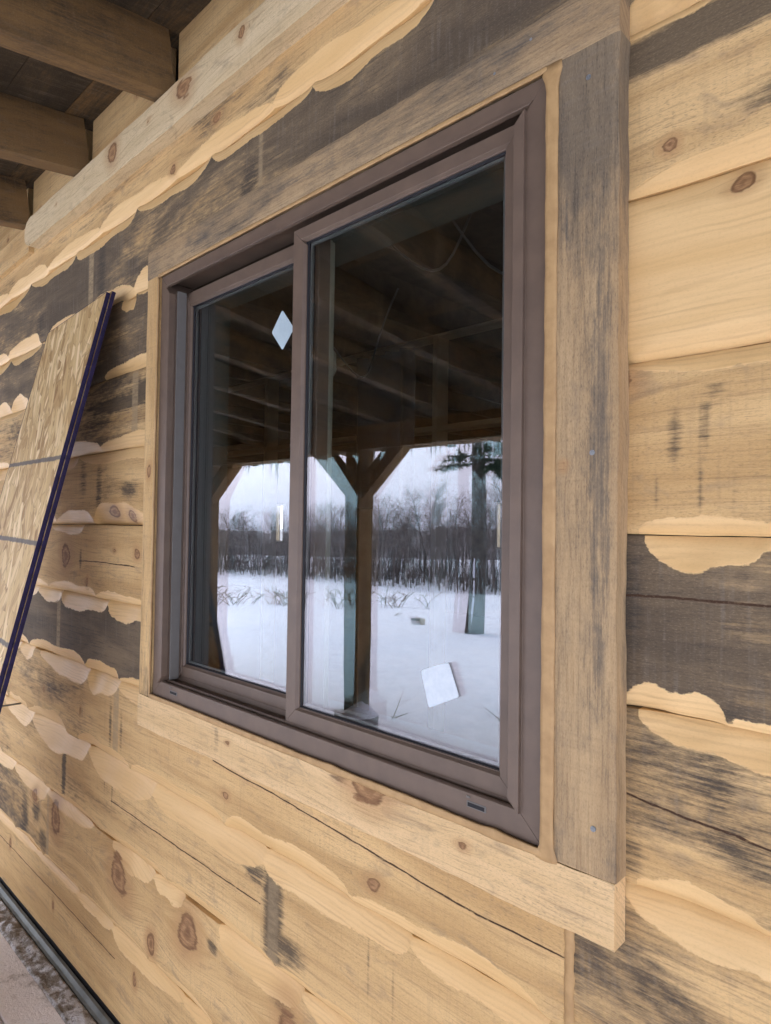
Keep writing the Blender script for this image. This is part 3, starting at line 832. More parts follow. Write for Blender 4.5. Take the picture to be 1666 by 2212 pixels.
# ------------------------------------------------------------------ window trim boards
trim = empty('window_trim', (-1.13, 0, 1.0), 'thick rough sawn pine boards framing the brown window, with tan caulk', 'trim')
TY = -.010
def fine(L, s=.012): return np.linspace(0, L, max(4, int(L / s)))
def screws(b, pts):
    for (x, z) in pts:
        q = MB(); q.tube([(x, TY + .002, z), (x, TY - .0010, z)], .0042, 12)
        q.tube([(x, TY - .0010, z), (x, TY - .0013, z)], .0028, 6)
        q.build('screw', ZINC, b)
t_ = board('head_casing', 1.468, .088, .036, trim, mat=TRIMWOOD, seed=31, gray=.50, xs=fine(1.468), nz=10, edge=.003, stains=[(.3, .04, .12, .03, .6), (.75, .05, .2, .02, .55), (1.3, .06, .12, .02, .5)], warp=.0015)
place(t_, (-1.870, TY - .001, 2.334), (1, 0, 0), (0, 0, 1)); screws(t_, [(-1.46, 2.385), (-.62, 2.372), (-.55, 2.395)])
t_ = board('side_casing', 1.236, .100, .036, trim, mat=TRIMWOOD, seed=32, graymap=[(0, .42), (.45, .38), (.75, .24), (.88, .30), (.98, .50), (1.10, .78), (1.236, .84)], xs=fine(1.236), nz=12, edge=.003, stains=[(.62, .026, .42, .020, .85), (.98, .085, .05, .006, .95), (.91, .055, .05, .005, .8), (.3, .045, .3, .008, .45)], knots=[(.60, .085, .0065, 1.0)], warp=.0015)
place(t_, (-.402, TY, 1.097), (0, 0, 1), (-1, 0, 0)); t_.data.flip_normals() if False else None
screws(t_, [(-.45, 2.285), (-.44, 1.715), (-.435, 1.165)])
t_ = board('side_casing', 1.236, .066, .036, trim, seed=33, graymap=[(0, .62), (.12, .30), (.5, .08), (1.24, .14)], xs=fine(1.236), nz=8, edge=.002, stains=[(.3, .055, .3, .008, .5)], knots=[(.66, .03, .012, 1.6)], warp=.001)
place(t_, (-1.804, TY, 1.097), (0, 0, 1), (-1, 0, 0))
t_ = board('sill_casing', 1.466, .092, .038, trim, mat=SILLWOOD, seed=34, gray=-.10, xs=fine(1.466), nz=12, edge=.003, knots=[(.975, .094, .030, 2.0), (1.20, .058, .008), (.48, .06, .006)],
           stains=[(.885, .085, .028, .010, 1.0), (.43, .06, .012, .05, .6), (.48, .05, .005, .05, .6)], warp=.0015)
place(t_, (-1.868, TY - .002, 1.003), (1, 0, 0), (0, 0, 1)); screws(t_, [(-1.80, 1.035), (-1.19, 1.055), (-.455, 1.045)])
# caulk bead round the frame
def bead(name, p0, p1, wd, axis, blobs=()):
    rr_ = random.Random(hash(name) % 1000 if False else int(abs(p0[0] * 97 + p0[1] * 13) * 10))
    n = 90; vs_, fs = [], []
    for i in range(n + 1):
        t = i / n
        x = p0[0] + (p1[0] - p0[0]) * t; z = p0[1] + (p1[1] - p0[1]) * t
        ww = wd * (1 + .22 * mnoise.noise((t * 14, x * 3, z))) + .001 * rr_.random()
        for bt, bs in blobs: ww += bs * math.exp(-((t - bt) / .012) ** 2)
        for k in range(5):
            s_ = k / 4
            off = (s_ - .5) * 2 * ww; yy = TY - .0008 - .0006 * math.sin(s_ * math.pi)
            vs_.append((x + off, yy, z) if axis == 'x' else (x, yy, z + off))
    for i in range(n):
        for k in range(4):
            a = i * 5 + k; fs.append((a, a + 1, a + 6, a + 5) if axis == 'x' else (a, a + 5, a + 6, a + 1))
    o = obj(name, vs_, fs, CAULK, trim, smooth=True)
    so_ = o.modifiers.new('thick', 'SOLIDIFY'); so_.thickness = .006; so_.offset = -1
    return o
bead('caulk_bead', (-.5110, 1.085), (-.5110, 2.336), .0102, 'x', ((.992, .008), (.005, .010)))
bead('caulk_bead', (-1.802, 1.1005), (-.520, 1.0995), .0065, 'z', ((.93, .003), (.62, .002)))
bead('caulk_bead', (-1.802, 2.3325), (-.520, 2.3325), .0040, 'z')
bead('caulk_bead', (-1.803, 1.10), (-1.803, 2.33), .0025, 'x')

# ------------------------------------------------------------------ porch roof: ledger, blocking, rafters, boards
SL = -.145
roof = empty('porch_roof', (-2.4, 0, 2.75), 'lean-to porch roof of dark rough rafters and boards over the plank wall', 'porch roof')
b_ = board('ledger_board', 5.0, .118, .046, roof, seed=41, gray=-.5, fresh=False, xs=fine(5.0, .02), nz=10, edge=.003, mat=PALEWOOD,
           knots=[(-2.13 + 2.985, .075, .031, 1.2), (-1.665 + 2.985, .078, .032, 1.2), (-1.38 + 2.985, .088, .016, 1.1), (-1.875 + 2.985, .075, .007), (-2.63 + 2.985, .07, .006), (2.3, .05, .012), (3.1, .07, .02)]  )
for vtx in b_.data.vertices:      # rounded left end
    if vtx.co.x < .06:
        c_ = vtx.co; dz = abs(c_.z - .059) / .059
        c_.x += .05 * dz ** 3
place(b_, (-2.985, PY - .043, 2.752), (1, 0, 0), (0, 0, 1))
b_ = board('ledger_board', 3.2, .118, .026, roof, seed=42, gray=-.05, xs=fine(3.2, .05), nz=4)
place(b_, (-6.2, PY - .022, 2.752), (1, 0, 0), (0, 0, 1))
RX = [-1.78 + .625 * k for k in range(-11, 6)]
RT, RH = .072, .188
variants = []
for k in range(4):
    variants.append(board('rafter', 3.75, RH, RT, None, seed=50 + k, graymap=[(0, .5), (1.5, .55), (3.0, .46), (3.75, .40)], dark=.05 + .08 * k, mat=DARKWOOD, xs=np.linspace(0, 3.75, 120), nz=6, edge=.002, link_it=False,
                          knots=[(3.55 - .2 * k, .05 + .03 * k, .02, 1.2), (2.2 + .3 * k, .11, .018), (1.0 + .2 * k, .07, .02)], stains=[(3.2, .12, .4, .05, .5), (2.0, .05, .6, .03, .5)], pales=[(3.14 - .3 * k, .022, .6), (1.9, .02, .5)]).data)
cs_ = 1 / math.hypot(1, SL)
for i, x in enumerate(RX):
    o = bpy.data.objects.new('rafter', variants[(i * 3 + 1) % 4])
    link(o, roof)
    ex = Vector((0, 1, -SL)).normalized(); ez = Vector((0, SL, 1)).normalized()
    place(o, Vector((x, PY - .005, 2.882)) - ex * 3.75, ex, ez)
# blocking between the rafters, above the ledger
bk = [board('blocking', .557, .215, .03, None, seed=60 + k, gray=[-.25, -.1, -.2][k], fresh=False, xs=np.linspace(0, .553, 40), nz=10, link_it=False,
            knots=[(.09 + .1 * k, .05, .012, 1.2), (.36, .15, .014)], stains=[(.2 + .15 * k, .1, .012, .12, .4)]).data for k in range(3)]
for i, x in enumerate(RX[:-1]):
    o = bpy.data.objects.new('blocking', bk[i % 3]); link(o, roof)
    place(o, (x - .002, PY + .002, 2.871), (1, 0, 0), (0, 0, 1))
# roof boards on top of the rafters, running along the wall
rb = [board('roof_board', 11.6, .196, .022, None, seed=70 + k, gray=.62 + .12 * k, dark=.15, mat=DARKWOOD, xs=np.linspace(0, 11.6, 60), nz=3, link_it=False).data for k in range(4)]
ex = Vector((0, -1, SL)).normalized(); nrm = Vector((0, SL, 1)).normalized()
for k in range(20):
    o = bpy.data.objects.new('roof_board', rb[(k * 5 + k // 3) % 4]); link(o, roof)
    org = Vector((-9.0 + .03 * (k % 3), PY + .10, 2.882 + RH / cs_ + .002 + .0145)) + ex * (.198 * k)
    # front (grain) face looks down
    mm = Matrix.Identity(4)
    exx, ezz = Vector((1, 0, 0)), ex
    eyy = ezz.cross(exx)
    for a in range(3): mm[a][0], mm[a][1], mm[a][2], mm[a][3] = exx[a], eyy[a], ezz[a], org[a]
    o.matrix_basis = mm

# unseen sheet added over the boards to block light, snow on top
def slab(name, pts, thick, mat, parent=None):
    n = len(pts)
    vs_ = [tuple(p) for p in pts] + [(p[0], p[1], p[2] + thick) for p in pts]
    fs = [tuple(range(n))[::-1], tuple(range(n, 2 * n))] + [(i, (i + 1) % n, n + (i + 1) % n, n + i) for i in range(n)]
    return obj(name, vs_, fs, mat, parent)
zt = 2.882 + RH / cs_ + .03
slab('light_block_sheet', [(-9.1, .13, zt + .024), (2.9, .13, zt + .024), (2.9, -3.85, zt + .003 + SL * 3.85), (-9.1, -3.85, zt + .003 + SL * 3.85)], .02, FLASH, roof)
slab('roof_snow', [(-9.1, .13, zt + .049), (2.9, .13, zt + .049), (2.9, -3.85, zt + .028 + SL * 3.85), (-9.1, -3.85, zt + .028 + SL * 3.85)], .12, SNOW, roof)

# beam, posts
BY = -2.97
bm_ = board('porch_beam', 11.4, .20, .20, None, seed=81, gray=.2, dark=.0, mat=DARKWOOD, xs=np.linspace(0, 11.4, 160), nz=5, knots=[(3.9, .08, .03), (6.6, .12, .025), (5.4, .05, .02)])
tag(bm_, 'long square timber beam carrying the porch rafters along the outer edge', 'beam')
# its grain face looks back to the house (+Y)
place(bm_, (2.6, BY + .10, 2.262), (-1, 0, 0), (0, 0, 1))
post_m = board('post', 2.20, .152, .152, None, seed=82, graymap=[(0, .75), (.35, .6), (.7, .3), (2.3, .12)], mat=DARKWOOD, xs=np.linspace(0, 2.30, 60), nz=6, edge=.004, warp=.003, link_it=False,
               knots=[(1.9, .06, .02), (1.3, .11, .018), (.8, .05, .02)], stains=[(.5, .08, .4, .04, .8), (1.0, .11, .2, .03, .6)]).data
br_m = board('brace', .78, .14, .10, None, seed=83, gray=-.1, mat=DARKWOOD, xs=np.linspace(0, .80, 30), nz=4, knots=[(.62, .05, .01), (.2, .08, .015)], link_it=False).data
PX = [(-6.555, 'square timber porch post reflected at the far left of the left pane'), (-4.05, 'square timber porch post with two knee braces reflected in the right pane'),
      (-1.52, 'square timber porch post behind the camera, third along the porch'), (1.01, 'square timber porch post at the near end of the porch'), (-8.9, 'square timber porch post at the far end of the porch')]
for i, (px, lb) in enumerate(PX):
    e = empty('porch_post', (px, BY, -.04), lb, 'post', 'porch posts')
    o = bpy.data.objects.new('shaft', post_m); link(o, e)
    o.matrix_basis = Matrix(((0, 0, 1, px - .076), (0, -1, 0, BY + .076), (1, 0, 0, .06), (0, 0, 0, 1)))
    for s_ in (-1, 1):
        o = bpy.data.objects.new('brace', br_m); link(o, e)
        exx = Vector((s_, 0, 1)).normalized(); 
        if s_ == 1:
            ezz = Vector((1, 0, -1)).normalized()
        else:
            ezz = Vector((1, 0, 1)).normalized()
        # front face must look to +Y: ey = (0,-1,0)
        eyy = Vector((0, -1, 0))
        org = Vector((px + s_ * .076, BY + .05, 1.82 + .02))
        if s_ == 1: org = org - ezz * .14
        mm = Matrix.Identity(4)
        for a in range(3): mm[a][0], mm[a][1], mm[a][2], mm[a][3] = exx[a], eyy[a], ezz[a], org[a]
        o.matrix_basis = mm
    q = MB(); q.tube([(px, BY, -.5), (px, BY, .055)], .19, 32)
    pr = q.build('concrete_pier', CONC, e, smooth=False)
    # snow heaped on the pier against the post
    q = MB(); vs_, fs = [], []
    for a in range(17):
        for b in range(6):
            an = 2 * math.pi * a / 16; rd = .195 * b / 5
            x = px + rd * math.cos(an); y = BY + rd * math.sin(an)
            h = .012 + .12 * max(0, math.cos(an - .5)) ** 2 * max(0, 1 - ((rd - .135) / .06) ** 2) + .01 * mnoise.noise((x * 20, y * 20, i))
            vs_.append((x, y, .052 + max(.003, h * (1 if b < 5 else .15))))
    for a in range(16):
        for b in range(5):
            k0 = a * 6 + b; fs.append((k0, k0 + 1, k0 + 7, k0 + 6))
    obj('snow_cap', vs_, fs, SNOW, e, smooth=True)

# icicles along the eave
ic = []
for k in range(4):
    q = MB(); L_ = [.10, .16, .24, .34][k]; n = 7
    q.tube([(.004 * math.sin(j * 1.7 + k), .003 * math.cos(j * 2.1), -L_ * j / n) for j in range(n + 1)], [max(.0015, .012 * (1 - j / n) ** .8) for j in range(n + 1)], 6)
    o = q.build('icicle', ICE, smooth=True); ic.append(o.data); bpy.data.objects.remove(o)
r_ = random.Random(12)
x = -7.4
eave_z = zt + SL * 3.78 - .025
while x < -1.6:
    o = bpy.data.objects.new('icicle', ic[min(3, int(abs(r_.gauss(0, 1.3))))]); col.objects.link(o)
    o.location = (x, -3.80 + r_.uniform(-.02, .02), eave_z - .105); o.rotation_euler = (0, 0, r_.random() * 6)
    o.scale = (1, 1, r_.uniform(.7, 1.25))
    tag(o, 'thin clear icicle hanging from the porch eave, mirrored in the glass', 'icicle', 'icicles along the porch eave')
    x += r_.choice([.03, .05, .06, .09, .14, .22])
q = MB(); q.box(-9.05, 2.85, -3.845, -3.805, eave_z - .11, eave_z + .17)
q.build('fascia', DARKWALL, roof)

# ------------------------------------------------------------------ porch floor
fl = MB(); fl.box(-9.0, 2.8, -2.74, .30, -.12, -.032)
floor = tag(fl.build('porch_floor', CONC), None, None, None, 'structure')
fbm = []
for k in range(3):
    n = 120; r_ = random.Random(k)
    vs_, fs = [], []
    for i in range(n + 1):
        x = 11.8 * i / n
        for j, (yy, zz2) in enumerate(((0, -.004), (.004, 0), (.068, .0008), (.132, 0), (.136, -.004), (.136, -.03), (0, -.03))):
            vs_.append((x, yy + .0015 * mnoise.noise((x * 2, k, j)), zz2 + (.0018 * mnoise.noise((x * 3, yy * 20, k)) if zz2 > -.02 else 0)))
    for i in range(n):
        for j in range(7):
            fs.append((i * 7 + j, (i + 1) * 7 + j, (i + 1) * 7 + (j + 1) % 7, i * 7 + (j + 1) % 7))
    fs += [tuple(range(7)), tuple(n * 7 + j for j in range(7))[::-1]]
    o = obj('floor_board', vs_, fs, DECK); fbm.append(o.data); bpy.data.objects.remove(o)
for k in range(19):
    o = bpy.data.objects.new('floor_board', fbm[k % 3]); o.location = (-9.0 + .01 * (k % 4), -.070 - .1405 * (k + 1), 0)
    link(o, floor)
# flashing at the foot of the wall, dirty ice in front of it
q = MB()
q.add([(-6.2, .022, .016), (2.2, .022, .016), (2.2, .012, .016), (-6.2, .012, .016), (-6.2, .004, .004), (2.2, .004, .004), (-6.2, -.004, .002), (2.2, -.004, .002), (-6.2, .022, -.03), (2.2, .022, -.03), (-6.2, -.004, -.03), (2.2, -.004, -.03)],
      [(0, 3, 2, 1), (3, 4, 5, 2), (4, 6, 7, 5), (6, 10, 11, 7), (0, 1, 9, 8), (8, 9, 11, 10), (0, 8, 10, 6, 4, 3), (1, 2, 5, 7, 11, 9)])
tag(q.build('base_flashing', FLASH), 'grey metal flashing strip along the foot of the plank wall', 'flashing')
q = MB(); q.box(-6.2, 2.2, .030, .06, -.03, .024)  # black strip standing in for the shadow gap under the planks
q.build('dark_gap_strip', BLACK, wall)
nx_, ny_ = 900, 10
vs_, fs = [], []
for i in range(nx_ + 1):
    x = -4.6 + 6.0 * i / nx_
    for j in range(ny_ + 1):
        y = -.005 - .075 * j / ny_
        h = .002 + .009 * max(0, mnoise.noise((x * 9, y * 30, 0)) + .35) + .006 * mnoise.noise((x * 40, y * 60, 3))
        if j in (0, ny_): h = -.004
        vs_.append((x, y, h))
for i in range(nx_):
    for j in range(ny_):
        a = i * (ny_ + 1) + j; fs.append((a, a + 1, a + ny_ + 2, a + ny_ + 1))
tag(obj('dirty_ice', vs_, fs, DIRT, smooth=True), 'crust of dirty ice and sawdust along the wall foot', 'ice', None, 'stuff')

# ------------------------------------------------------------------ strand board sheets leaning on the wall
def sheet(label, wdt, hgt, origin, lean, turn, th=.0118):
    e = empty('strand_board', origin, label, 'board', 'strand boards leaning on the wall')
    Mx = Matrix.Translation(origin) @ Matrix.Rotation(turn, 4, 'Z') @ Matrix.Rotation(lean, 4, 'X')
    q = MB(); q.box(-wdt / 2 + .0005, wdt / 2 - .0005, .0003, th - .0003, .0005, hgt - .0005)
    o = q.build('face', OSB, e); o.matrix_basis = Mx @ Matrix.Translation((0, 0, 0))
    # sealed edges: strips round the rim
    n = 90
    for (ax, ps) in (('z', wdt / 2), ('z', -wdt / 2), ('x', hgt), ('x', 0)):
        vs_, fs = [], []
        for i in range(n + 1):
            t = i / n
            for k in range(4):
                yy = (-.0004, th * .33, th * .66, th + .0004)[k]
                j_ = .0007 * mnoise.noise((t * 60, k, ps * 7)) + (.0008 if k in (1, 2) else 0)
                if ax == 'z': vs_.append((ps + math.copysign(j_, ps), yy, hgt * t))
                else: vs_.append((-wdt / 2 + wdt * t, yy, ps + (j_ if ps > 0 else -j_)))
        for i in range(n):
            for k in range(3):
                a = i * 4 + k; fs.append((a, a + 1, a + 5, a + 4))
        s_ = obj('sealed_edge', vs_, fs, PURPLE, e); s_.matrix_basis = Mx
        md = s_.modifiers.new('t', 'SOLIDIFY'); md.thickness = .0012; md.offset = 0
    return e
sheet('front strand board sheet with dark marker lines and purple edges leaning on the wall', .64, 2.415, (-2.470, -.548, .002), -R(12.9), -R(3.5))
sheet('second strand board sheet directly behind the marked one, purple edge showing', .64, 2.42, (-2.462, -.5345, .002), -R(12.9), -R(3.5))

# ------------------------------------------------------------------ inside of the house
def wallbox(name, x0, x1, y0, y1, z0, z1, mat=DARKWALL):
    q = MB(); q.box(x0, x1, y0, y1, z0, z1)
    return tag(q.build(name, mat), None, None, None, 'structure')
IX0, IX1, IY = -15.5, 2.4, 9.0
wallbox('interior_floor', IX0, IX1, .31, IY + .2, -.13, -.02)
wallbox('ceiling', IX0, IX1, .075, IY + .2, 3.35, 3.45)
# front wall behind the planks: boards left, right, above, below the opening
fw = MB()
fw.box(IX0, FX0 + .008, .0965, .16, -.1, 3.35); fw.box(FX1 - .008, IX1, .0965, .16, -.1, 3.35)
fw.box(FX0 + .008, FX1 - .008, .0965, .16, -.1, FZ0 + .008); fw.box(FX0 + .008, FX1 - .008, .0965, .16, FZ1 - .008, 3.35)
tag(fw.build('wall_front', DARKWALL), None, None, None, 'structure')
wallbox('wall_left', IX0 - .1, IX0, .0965, IY + .2, -.1, 3.45)
wallbox('wall_right', IX1, IX1 + .1, .0965, IY + .2, -.1, 3.45)
ops = [(-13.28, -12.93, 1.20, 2.13), (-6.66, -6.05, 1.24, 2.08), (-2.2, -1.2, 1.2, 2.1), (-10.3, -9.9, 2.45, 2.9)]  # last two openings are added, only to let dim light into the room
bw = MB(); xs_ = sorted(ops); cur = IX0
for (a, b, c, d) in xs_:
    bw.box(cur, a, IY, IY + .15, -.1, 3.35); bw.box(a, b, IY, IY + .15, -.1, c); bw.box(a, b, IY, IY + .15, d, 3.35); cur = b
bw.box(cur, IX1, IY, IY + .15, -.1, 3.35)
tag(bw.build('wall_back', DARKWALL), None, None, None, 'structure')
labs = ['narrow far window glowing behind the left pane', 'far window glowing at the right edge of the right pane', 'added opening in the back wall letting dim light into the room', 'small high added opening letting dim light into the room']
order = sorted(range(4), key=lambda i: ops[i])
for i, (a, b, c, d) in enumerate(ops):
    e = empty('far_or_added_window', (a, IY, c), labs[i], 'window', 'windows in the back wall')
    for bx_ in ((a, a + .03, c, d), (b - .03, b, c, d), (a + .031, b - .031, d - .03, d), (a + .031, b - .031, c, c + .03)):
        q = MB(); q.box(bx_[0], bx_[1], IY - .02, IY + .10, bx_[2], bx_[3]); q.build('frame', STUD, e)
    q = MB(); q.box(a + .03, b - .03, IY + .04, IY + .046, c + .03, d - .03)
    q.build('glass_pane', GLASS_IN, e)
# ceiling joists and stud partition
for k in range(26):
    x = IX0 + .5 + .66 * k
    q = MB(); q.box(x, x + .05, .17, IY - .01, 3.12, 3.349)
    if k == 0: jm = tag(q.build('ceiling_joist', DARKWALL), 'dark rough joist under the house ceiling behind the glass', 'joist', 'ceiling joists'); jm.location = (0, 0, 0); x_0 = x
    else:
        o = jm.copy(); col.objects.link(o); o.location.x = x - x_0
part = empty('stud_partition', (-4.2, 3.0, 0), 'pale bare stud partition with shiny foil seen dimly through the glass', 'partition')
for sx in (-7.4, -6.6, -5.46, -4.85, -4.08, -3.24, -2.6, -2.0, -1.2, -.4):
    q = MB(); q.box(sx, sx + .045, 3.0, 3.14, -.02, 3.10); q.build('stud', STUD, part)
q = MB(); q.box(-7.6, .2, 2.999, 3.141, 3.101, 3.119); q.build('top_plate', STUD, part)
q = MB(); q.box(-7.6, .2, 2.999, 3.141, 2.36, 2.40); q.build('noggin_rail', STUD, part)
def foil_material():
    g = NG('crinkled_foil'); p = g.pos()
    h = g.math('ADD', g.noise(g.mapp(p, (60, 60, 14)), 1, 5, 0.7, 1.0), g.math('MULTIPLY', g.noise(p, 90, 3, 0.7), 0.5))
    g.bsdf((0.75, 0.76, 0.77), 0.13, h, 1.0, 0.03, metal=1.0, spec=0.5)
    return g.m
FOIL = foil_material()
vs_, fs = [], []
nU, nV = 90, 60
for i in range(nU + 1):
    for j in range(nV + 1):
        x = -4.03 + .62 * i / nU; z = 1.75 + 1.3 * j / nV
        y = 2.95 + .035 * math.sin(x * 38 + math.sin(z * 2) * .5) + .008 * mnoise.noise((x * 20, 0, z * 14))
        vs_.append((x, y, z))
for i in range(nU):
    for j in range(nV):
        a = i * (nV + 1) + j; fs.append((a, a + nV + 1, a + nV + 2, a + 1))
fo = tag(obj('foil_insulation', vs_, fs, FOIL, smooth=True), 'crinkled shiny foil insulation hanging behind the right pane', 'insulation')
md = fo.modifiers.new('t', 'SOLIDIFY'); md.thickness = .004
# loose cable hanging in loops from the joists
for cc, (x0, y0) in enumerate(((-2.2, 1.2), (-3.6, 2.1), (-1.7, 1.0))):
    q = MB()
    q.tube([(x0 + .9 * t, y0 + .1 * math.sin(t * 5), 3.08 - .35 * math.sin(math.pi * t) * (1 + .3 * cc)) for t in np.linspace(0, 1, 16)], .006, 6)
    tag(q.build('loose_cable', simple('cable_grey_%d' % cc, (.16, .16, .15), .6), smooth=True), ['pale cable looping under the ceiling, nearest the mullion', 'pale cable sagging beside the foil insulation', 'pale cable looping under the ceiling, close to the right jamb'][cc], 'cable', 'loose cables')

# ------------------------------------------------------------------ trees
def branch(mbt, mbc, p, d, length, rad, lvl, r_, maxl):
    n = 4 if lvl < 2 else 3
    pts = [p]; q = p
    dd = d.copy()
    for i in range(n):
        dd = (dd + Vector((r_.gauss(0, .10), r_.gauss(0, .10), .07 + .05 * (lvl > 0)))).normalized()
        q = q + dd * (length / n); pts.append(q)
    rads = [rad * (1 - .65 * i / n) for i in range(n + 1)]
    tgt = mbt if lvl == 0 else mbc
    tgt.tube(pts, rads, 6 if lvl == 0 else 3, cap=False)
    if lvl >= maxl: return
    nb = (0, 9, 6, 5)[lvl] if lvl else 17
    for k in range(nb):
        t = r_.uniform(.32 if lvl == 0 else .2, 1.0)
        i = min(n - 1, int(t * n)); f = t * n - i
        b0 = pts[i].lerp(pts[i + 1], f)
        base = (pts[i + 1] - pts[i]).normalized()
        side = Vector((r_.gauss(0, 1), r_.gauss(0, 1), r_.gauss(0, .4)))
        side = (side - base * side.dot(base)).normalized()
        nd = (base * r_.uniform(.55, .95) + side * r_.uniform(.5, .85)).normalized()
        ln = length * (r_.uniform(.20, .38) * (1.25 - .7 * t) if lvl == 0 else r_.uniform(.35, .6))
        branch(mbt, mbc, b0, nd, ln, max(.006, rads[i] * .45), lvl + 1, r_, maxl)
tree_meshes = []
for k in range(7):
    r_ = random.Random(100 + k)
    mt, mc = MB(), MB()
    H = 8.0
    branch(mt, mc, Vector((0, 0, -.15)), Vector((r_.gauss(0, .05), r_.gauss(0, .05), 1)).normalized(), H, .075 + .03 * r_.random(), 0, r_, 3)
    a = mt.build('trunk', ASPEN if k % 3 else TWIG, smooth=True); b = mc.build('crown', TWIG)
    tree_meshes.append((a.data, b.data)); bpy.data.objects.remove(a); bpy.data.objects.remove(b)
line = [(9, -50), (-6, -46), (-15, -43.5), (-25.8, -39), (-38, -39.5), (-50, -39), (-62, -36), (-76, -28), (-84, -16)]
hts = [8.6, 8.6, 8.3, 7.8, 6.6, 5.6, 5.3, 5.4, 6]
line = [(p[0] * .90, p[1] * .90) for p in line]; hts = [h * .92 for h in hts]
seg = [0]
for a, b in zip(line[:-1], line[1:]): seg.append(seg[-1] + math.dist(a, b))
def along(t):
    return float(np.interp(t, seg, [p[0] for p in line])), float(np.interp(t, seg, [p[1] for p in line])), float(np.interp(t, seg, hts))
r_ = random.Random(55)
NT = 230
KIND = ['slender bare aspen', 'bare grey tree', 'thin bare sapling', 'forked bare tree', 'tall bare birch', 'bushy bare tree', 'leaning bare tree']
for i in range(NT):
    t = seg[-1] * (i + r_.random()) / NT
    x, y, h = along(t)
    back = abs(r_.gauss(0, 1)) * 9
    d = math.hypot(x, y); x *= 1 + back / d; y *= 1 + back / d
    k = r_.randrange(7)
    e = empty('bare_tree', (x, y, ground_z(x, y)), 'leafless slender tree in the row at the far edge of the snowy field', 'tree', 'bare trees along the field edge')
    e.rotation_euler = (r_.gauss(0, .04), r_.gauss(0, .04), r_.random() * 6.28)
    s_ = h / 8 * r_.uniform(.72, 1.12) * (1 + back * .01)
    e.scale = (s_ * .95, s_ * .95, s_)
    for nm, me in zip(('trunk', 'crown'), tree_meshes[k]):
        o = bpy.data.objects.new(nm, me); col.objects.link(o); o.parent = e
# trees on the far side of the house, seen through the far windows
for i, (x, y) in enumerate(((-19, 17), (-21.5, 19.5), (-17.5, 18), (-10.5, 16.5), (-11.6, 18.5), (-9.2, 20), (-12.8, 21))):
    e = empty('bare_tree', (x, y, ground_z(x, y)), 'leafless tree behind the house, glimpsed through the far windows', 'tree', 'bare trees behind the house')
    e.rotation_euler = (0, 0, i * 1.3)
    for nm, me in zip(('trunk', 'crown'), tree_meshes[i % 7]):
        o = bpy.data.objects.new(nm, me); col.objects.link(o); o.parent = e
# dark brush at the foot of the trees
mbB = MB()
r_ = random.Random(9)
for i in range(5200):
    t = seg[-1] * r_.random(); x, y, h = along(t)
    back = r_.random() ** .7 * 17 - .3; d = math.hypot(x, y); x *= 1 + back / d; y *= 1 + back / d
    z = ground_z(x, y); hh = r_.uniform(.8, 2.6) * (1 + back * .06); a = r_.random() * 6.28; rd = .012 + .014 * r_.random()
    tx, ty = x + r_.gauss(0, .35), y + r_.gauss(0, .35)
    mbB.add([(x + rd * math.cos(a + j * 2.09), y + rd * math.sin(a + j * 2.09), z - .05) for j in range(3)] + [(tx, ty, z + hh)], [(0, 1, 3), (1, 2, 3), (2, 0, 3)])
    for j in range(2):
        f = r_.uniform(.3, .8); bx_, by_, bz_ = x + (tx - x) * f, y + (ty - y) * f, z + hh * f
        ex_, ey_, ez_ = bx_ + r_.gauss(0, .4), by_ + r_.gauss(0, .4), bz_ + r_.uniform(.2, .7)
        mbB.add([(bx_ - rd * .6, by_, bz_), (bx_ + rd * .6, by_, bz_), (ex_, ey_, ez_)], [(0, 1, 2)])
for i in range(2400):      # crowd of thin stems behind the front row
    t = seg[-1] * r_.random(); x, y, h = along(t)
    back = 3 + r_.random() * 26; d = math.hypot(x, y); x *= 1 + back / d; y *= 1 + back / d
    z = ground_z(x, y); hh = h * r_.uniform(.45, .92); rd = .022 + .02 * r_.random(); a = r_.random() * 6.28
    tx, ty = x + r_.gauss(0, .3), y + r_.gauss(0, .3)
    mbB.add([(x + rd * math.cos(a + j * 2.09), y + rd * math.sin(a + j * 2.09), z - .1) for j in range(3)] + [(tx, ty, z + hh)], [(0, 1, 3), (1, 2, 3), (2, 0, 3)])
    for j in range(4):
        f = r_.uniform(.4, .95); bx_, by_, bz_ = x + (tx - x) * f, y + (ty - y) * f, z + hh * f
        ex_, ey_, ez_ = bx_ + r_.gauss(0, .5), by_ + r_.gauss(0, .5), bz_ + r_.uniform(.3, 1.0)
        mbB.add([(bx_ - rd * .4, by_, bz_), (bx_ + rd * .4, by_, bz_), (ex_, ey_, ez_)], [(0, 1, 2)])
tag(mbB.build('brush_thicket', BRUSH), 'dark leafless brush at the foot of the far trees', 'brush', None, 'stuff')

# pine by the porch
PXY = (-8.08, -9.92); pz = ground_z(*PXY)
pine = empty('pine_tree', (*PXY, pz), 'tall pine with one low needled bough and snow stuck on its trunk', 'tree')
q = MB(); H = 13
q.tube([(PXY[0] + .05 * math.sin(k * .8) + .015 * k, PXY[1], pz - .2 + H * k / 14) for k in range(15)], [.19 if k == 0 else .165 * (1 - .062 * k) for k in range(15)], 14)
q.build('trunk', BARK, pine, smooth=True)
r_ = random.Random(4)
nb, nn = MB(), MB()
def tuft(p, d, r_):
    for k in range(18):
        dd = (d * r_.uniform(.2, 1) + Vector((r_.gauss(0, .6), r_.gauss(0, .6), r_.gauss(0, .6)))).normalized()
        ln = r_.uniform(.09, .15); s_ = dd.cross(Vector((r_.random(), r_.random(), r_.random())))  .normalized() * .007
        nn.add([p - s_, p + s_, p + dd * ln], [(0, 1, 2)])
